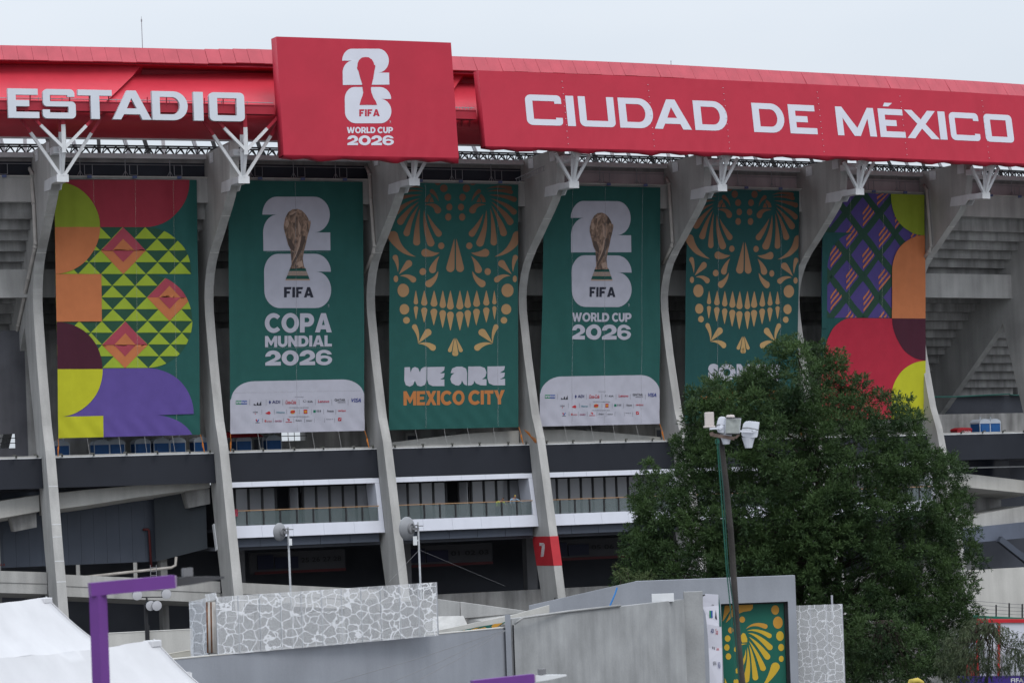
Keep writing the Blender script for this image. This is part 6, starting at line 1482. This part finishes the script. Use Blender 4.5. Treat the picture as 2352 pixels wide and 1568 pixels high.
def foliage(name, clumps, parent, m, rng, shoots, leaves, ll, lw, droop=0.0):
    """clumps: (centre, radius, tone); every clump is a tuft of shoots carrying narrow leaves"""
    V, T = [], []
    for c, r, tone in clumps:
        ns = int(shoots * (r ** 2))
        d = rng.normal(size=(ns, 3)); d[:, 2] += .35; d /= np.linalg.norm(d, axis=1)[:, None]
        if droop: d[:, 2] -= droop; d /= np.linalg.norm(d, axis=1)[:, None]
        st = np.array(c)[None, :] + d * (r * rng.uniform(.15, .55, ns))[:, None] * np.array([1, 1, .8])
        ln = r * rng.uniform(.35, .7, ns)
        t = np.linspace(0.05, 1, leaves)[None, :, None]
        p = st[:, None, :] + d[:, None, :] * ln[:, None, None] * t
        if droop: p[:, :, 2] -= (droop * ln[:, None] * t[:, :, 0] ** 2)
        p = p.reshape(-1, 3); dd = np.repeat(d, leaves, 0)
        n = len(p); a = rng.normal(size=(n, 3)); a /= np.linalg.norm(a, axis=1)[:, None]
        dirn = dd * .9 + a * .75
        if droop: dirn[:, 2] -= droop
        dirn /= np.linalg.norm(dirn, axis=1)[:, None]
        up = rng.normal(size=(n, 3)); up[:, 2] += 1.1; s = np.cross(dirn, up); s /= np.linalg.norm(s, axis=1)[:, None] + 1e-9
        L_ = (ll * rng.uniform(.7, 1.25, n))[:, None]; W_l = (lw * rng.uniform(.7, 1.2, n))[:, None]
        q = np.stack([p, p + dirn * L_ * .45 + s * W_l, p + dirn * L_, p + dirn * L_ * .45 - s * W_l], 1)
        V.append(q.reshape(-1, 3)); tn = np.repeat(np.clip(tone + rng.normal(0, .08, ns) + .18 * (d[:, 2]), 0, 1), leaves)  # upward shoots toned lighter: lit clump tops put into the leaf colour
        T.append(np.repeat(tn, 4))
    V = np.concatenate(V); T = np.concatenate(T).astype(np.float32); o_ = np.array(ORG[parent.name][:]); V = (V - o_).astype(np.float32)
    nf = len(V) // 4; me = bpy.data.meshes.new(name); me.vertices.add(len(V)); me.vertices.foreach_set('co', V.ravel())
    me.loops.add(len(V)); me.loops.foreach_set('vertex_index', np.arange(len(V), dtype=np.int32)); me.polygons.add(nf); me.polygons.foreach_set('loop_start', np.arange(0, len(V), 4, dtype=np.int32))
    me.update(); me.validate(); me.materials.append(m)
    at_ = me.attributes.new('tone', 'FLOAT', 'POINT'); at_.data.foreach_set('value', T)
    o = bpy.data.objects.new(name, me); link(o, parent); ORG[o.name] = ORG[parent.name]
    return o
def inside(poly, x, y):
    r = False; j = len(poly) - 1
    for i in range(len(poly)):
        if (poly[i][1] > y) != (poly[j][1] > y) and x < (poly[j][0] - poly[i][0]) * (y - poly[i][1]) / (poly[j][1] - poly[i][1]) + poly[i][0]: r = not r
        j = i
    return r
bark = mat("bark", (.045, .036, .030), .95, .3, 2, .3, .6, 12)
def tree(label, outline, Y, depth, trunk_px, seed, nclump, rad, shoots, leaves, ll, lw, cols, mname, trunks=1, droop=0.0, limbs=9):
    """outline: crown silhouette (picture px at distance Y); the crown is filled as a rounded body 'depth' deep"""
    rng = np.random.default_rng(seed); rnd = random.Random(seed)
    poly = [(at(x, y, Y).x, at(x, y, Y).z) for x, y in outline]
    cx = sum(p[0] for p in poly) / len(poly); bx = at(trunk_px, 1500, Y).x
    mx_, mz_ = sum(p[0] for p in poly) / len(poly), sum(p[1] for p in poly) / len(poly); poly = [(mx_ + (p[0] - mx_) * 1.03, mz_ + (p[1] - mz_) * 1.02) for p in poly]
    root = thing('tree', label, 'tree', Vector((bx, Y, GZ)))
    x0, x1 = min(p[0] for p in poly), max(p[0] for p in poly); z0, z1 = min(p[1] for p in poly), max(p[1] for p in poly)
    def edge(x, z):
        d = 1e9
        for i in range(len(poly)):
            a, b_ = poly[i], poly[(i + 1) % len(poly)]; vx, vz = b_[0] - a[0], b_[1] - a[1]; t = max(0, min(1, ((x - a[0]) * vx + (z - a[1]) * vz) / (vx * vx + vz * vz + 1e-9)))
            d = min(d, math.hypot(a[0] + vx * t - x, a[1] + vz * t - z))
        return d
    cl = []; tries = 0
    while len(cl) < nclump and tries < nclump * 60:
        tries += 1; x, z = rnd.uniform(x0, x1), rnd.uniform(max(GZ + .8, z0), z1)
        if not inside(poly, x, z): continue
        e = edge(x, z); r = rnd.uniform(*rad); r = min(r, max(.45, e * 1.05 + .2))
        if e < r * .4: continue
        half = depth * math.sqrt(max(.05, 1 - (1 - min(1, e / (.42 * (x1 - x0)))) ** 2))
        u = rnd.random(); y = (-1 + 2 * u); y = math.copysign(abs(y) ** .55, y) * half
        if y > half * .45 and rnd.random() < .6: continue
        c = Vector((x, Y + y, z))
        if any((c - Vector(q[0])).length < (r + q[1]) * .36 for q in cl): continue
        cl.append((c[:], r, .38 + .5 * noise.noise(Vector((x * .5, y * .5, z * .5 + seed))) + .10 * (z - z0) / (z1 - z0)))  # tone also rises with height, painting the upper crown as better lit
    # trunk and limbs
    zt = z0 + (z1 - z0) * .92; mb = MB()
    for i in range(trunks):
        ox = (i - (trunks - 1) / 2) * 1.1; top = Vector((cx + ox * 2.2, Y + rnd.uniform(-1, 1), zt if i == trunks // 2 else zt * .8)); b0 = Vector((bx + ox * .35, Y, GZ))
        mb.tube([b0, b0.lerp(top, .2) + Vector((ox * .2, 0, 0)), b0.lerp(top, .45) + Vector((rnd.uniform(-.3, .3), 0, 0)), b0.lerp(top, .72) + Vector((rnd.uniform(-.4, .4), .2, 0)), top], [q_ * min(1, (z1 - GZ) / 16) ** 1.3 for q_ in (.34, .27, .2, .12, .03)], 9)
    build('trunk', mb, bark, root, True)
    mb = MB(); big = sorted(cl, key=lambda q: -q[1]); 
    for c, r, t in big[:min(len(big), limbs * 14)]:
        c = Vector(c); s = Vector((bx + (cx - bx) * .5 + rnd.uniform(-.5, .5), Y, max(1.0, c.z - rnd.uniform(1.5, 4.5)))); m_ = s.lerp(c, .5) + Vector((0, 0, -.35 - .2 * rnd.random()))
        mb.tube([s, m_, c], [q_ * min(1, (z1 - GZ) / 16) for q_ in (.085, .055, .015)], 5, 0, False)
    build('branches', mb, bark, root, True)
    foliage('crown', cl, root, leaf_mat(mname, *cols), rng, shoots, leaves, ll, lw, droop)
    return root
big_out = [(1400, 1400), (1425, 1320), (1438, 1240), (1455, 1170), (1470, 1090), (1490, 1055), (1545, 1040), (1560, 1000), (1580, 940), (1585, 900), (1640, 862), (1672, 838), (1700, 850), (1745, 835), (1770, 800), (1795, 782), (1818, 752), (1835, 795), (1870, 800), (1892, 785), (1905, 820), (1938, 800), (1945, 850), (1985, 872), (2030, 905), (2075, 900), (2090, 940), (2115, 968), (2130, 1010), (2165, 1012), (2190, 1045), (2222, 1060), (2220, 1120), (2215, 1165), (2235, 1210), (2228, 1260), (2250, 1262), (2250, 1300), (2232, 1340), (2240, 1400), (2260, 1450), (2255, 1580), (1990, 1640), (1700, 1640), (1480, 1560)]
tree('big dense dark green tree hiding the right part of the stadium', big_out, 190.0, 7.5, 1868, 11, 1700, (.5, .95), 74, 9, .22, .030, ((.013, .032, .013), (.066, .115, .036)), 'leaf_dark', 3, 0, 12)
tree('small feathery olive green tree at the left foot of the big tree', [(1378, 1400), (1392, 1330), (1415, 1300), (1450, 1290), (1500, 1310), (1520, 1400), (1480, 1460), (1400, 1450)], 181.0, 1.8, 1450, 23, 46, (.4, .7), 46, 8, .22, .022, ((.022, .040, .016), (.085, .115, .040)), 'leaf_olive', 1, .25, 3)
tree('wispy pepper tree with drooping twigs before the white booth', [(2150, 1470), (2200, 1420), (2260, 1398), (2300, 1420), (2352, 1440), (2380, 1500), (2352, 1545), (2290, 1548), (2240, 1560), (2160, 1560)], 168.0, 2.2, 2262, 31, 110, (.4, .75), 42, 9, .20, .018, ((.025, .042, .022), (.095, .115, .060)), 'leaf_pepper', 1, .9, 5)
tree('low bushy shrub in the shade right of the short perforated screen', [(1925, 1460), (1960, 1420), (2010, 1395), (2060, 1410), (2110, 1440), (2150, 1500), (2140, 1640), (1930, 1640)], 178.0, 2.0, 2030, 41, 90, (.45, .8), 44, 8, .24, .032, ((.012, .028, .012), (.055, .095, .030)), 'leaf_shrub', 1, 0, 3)
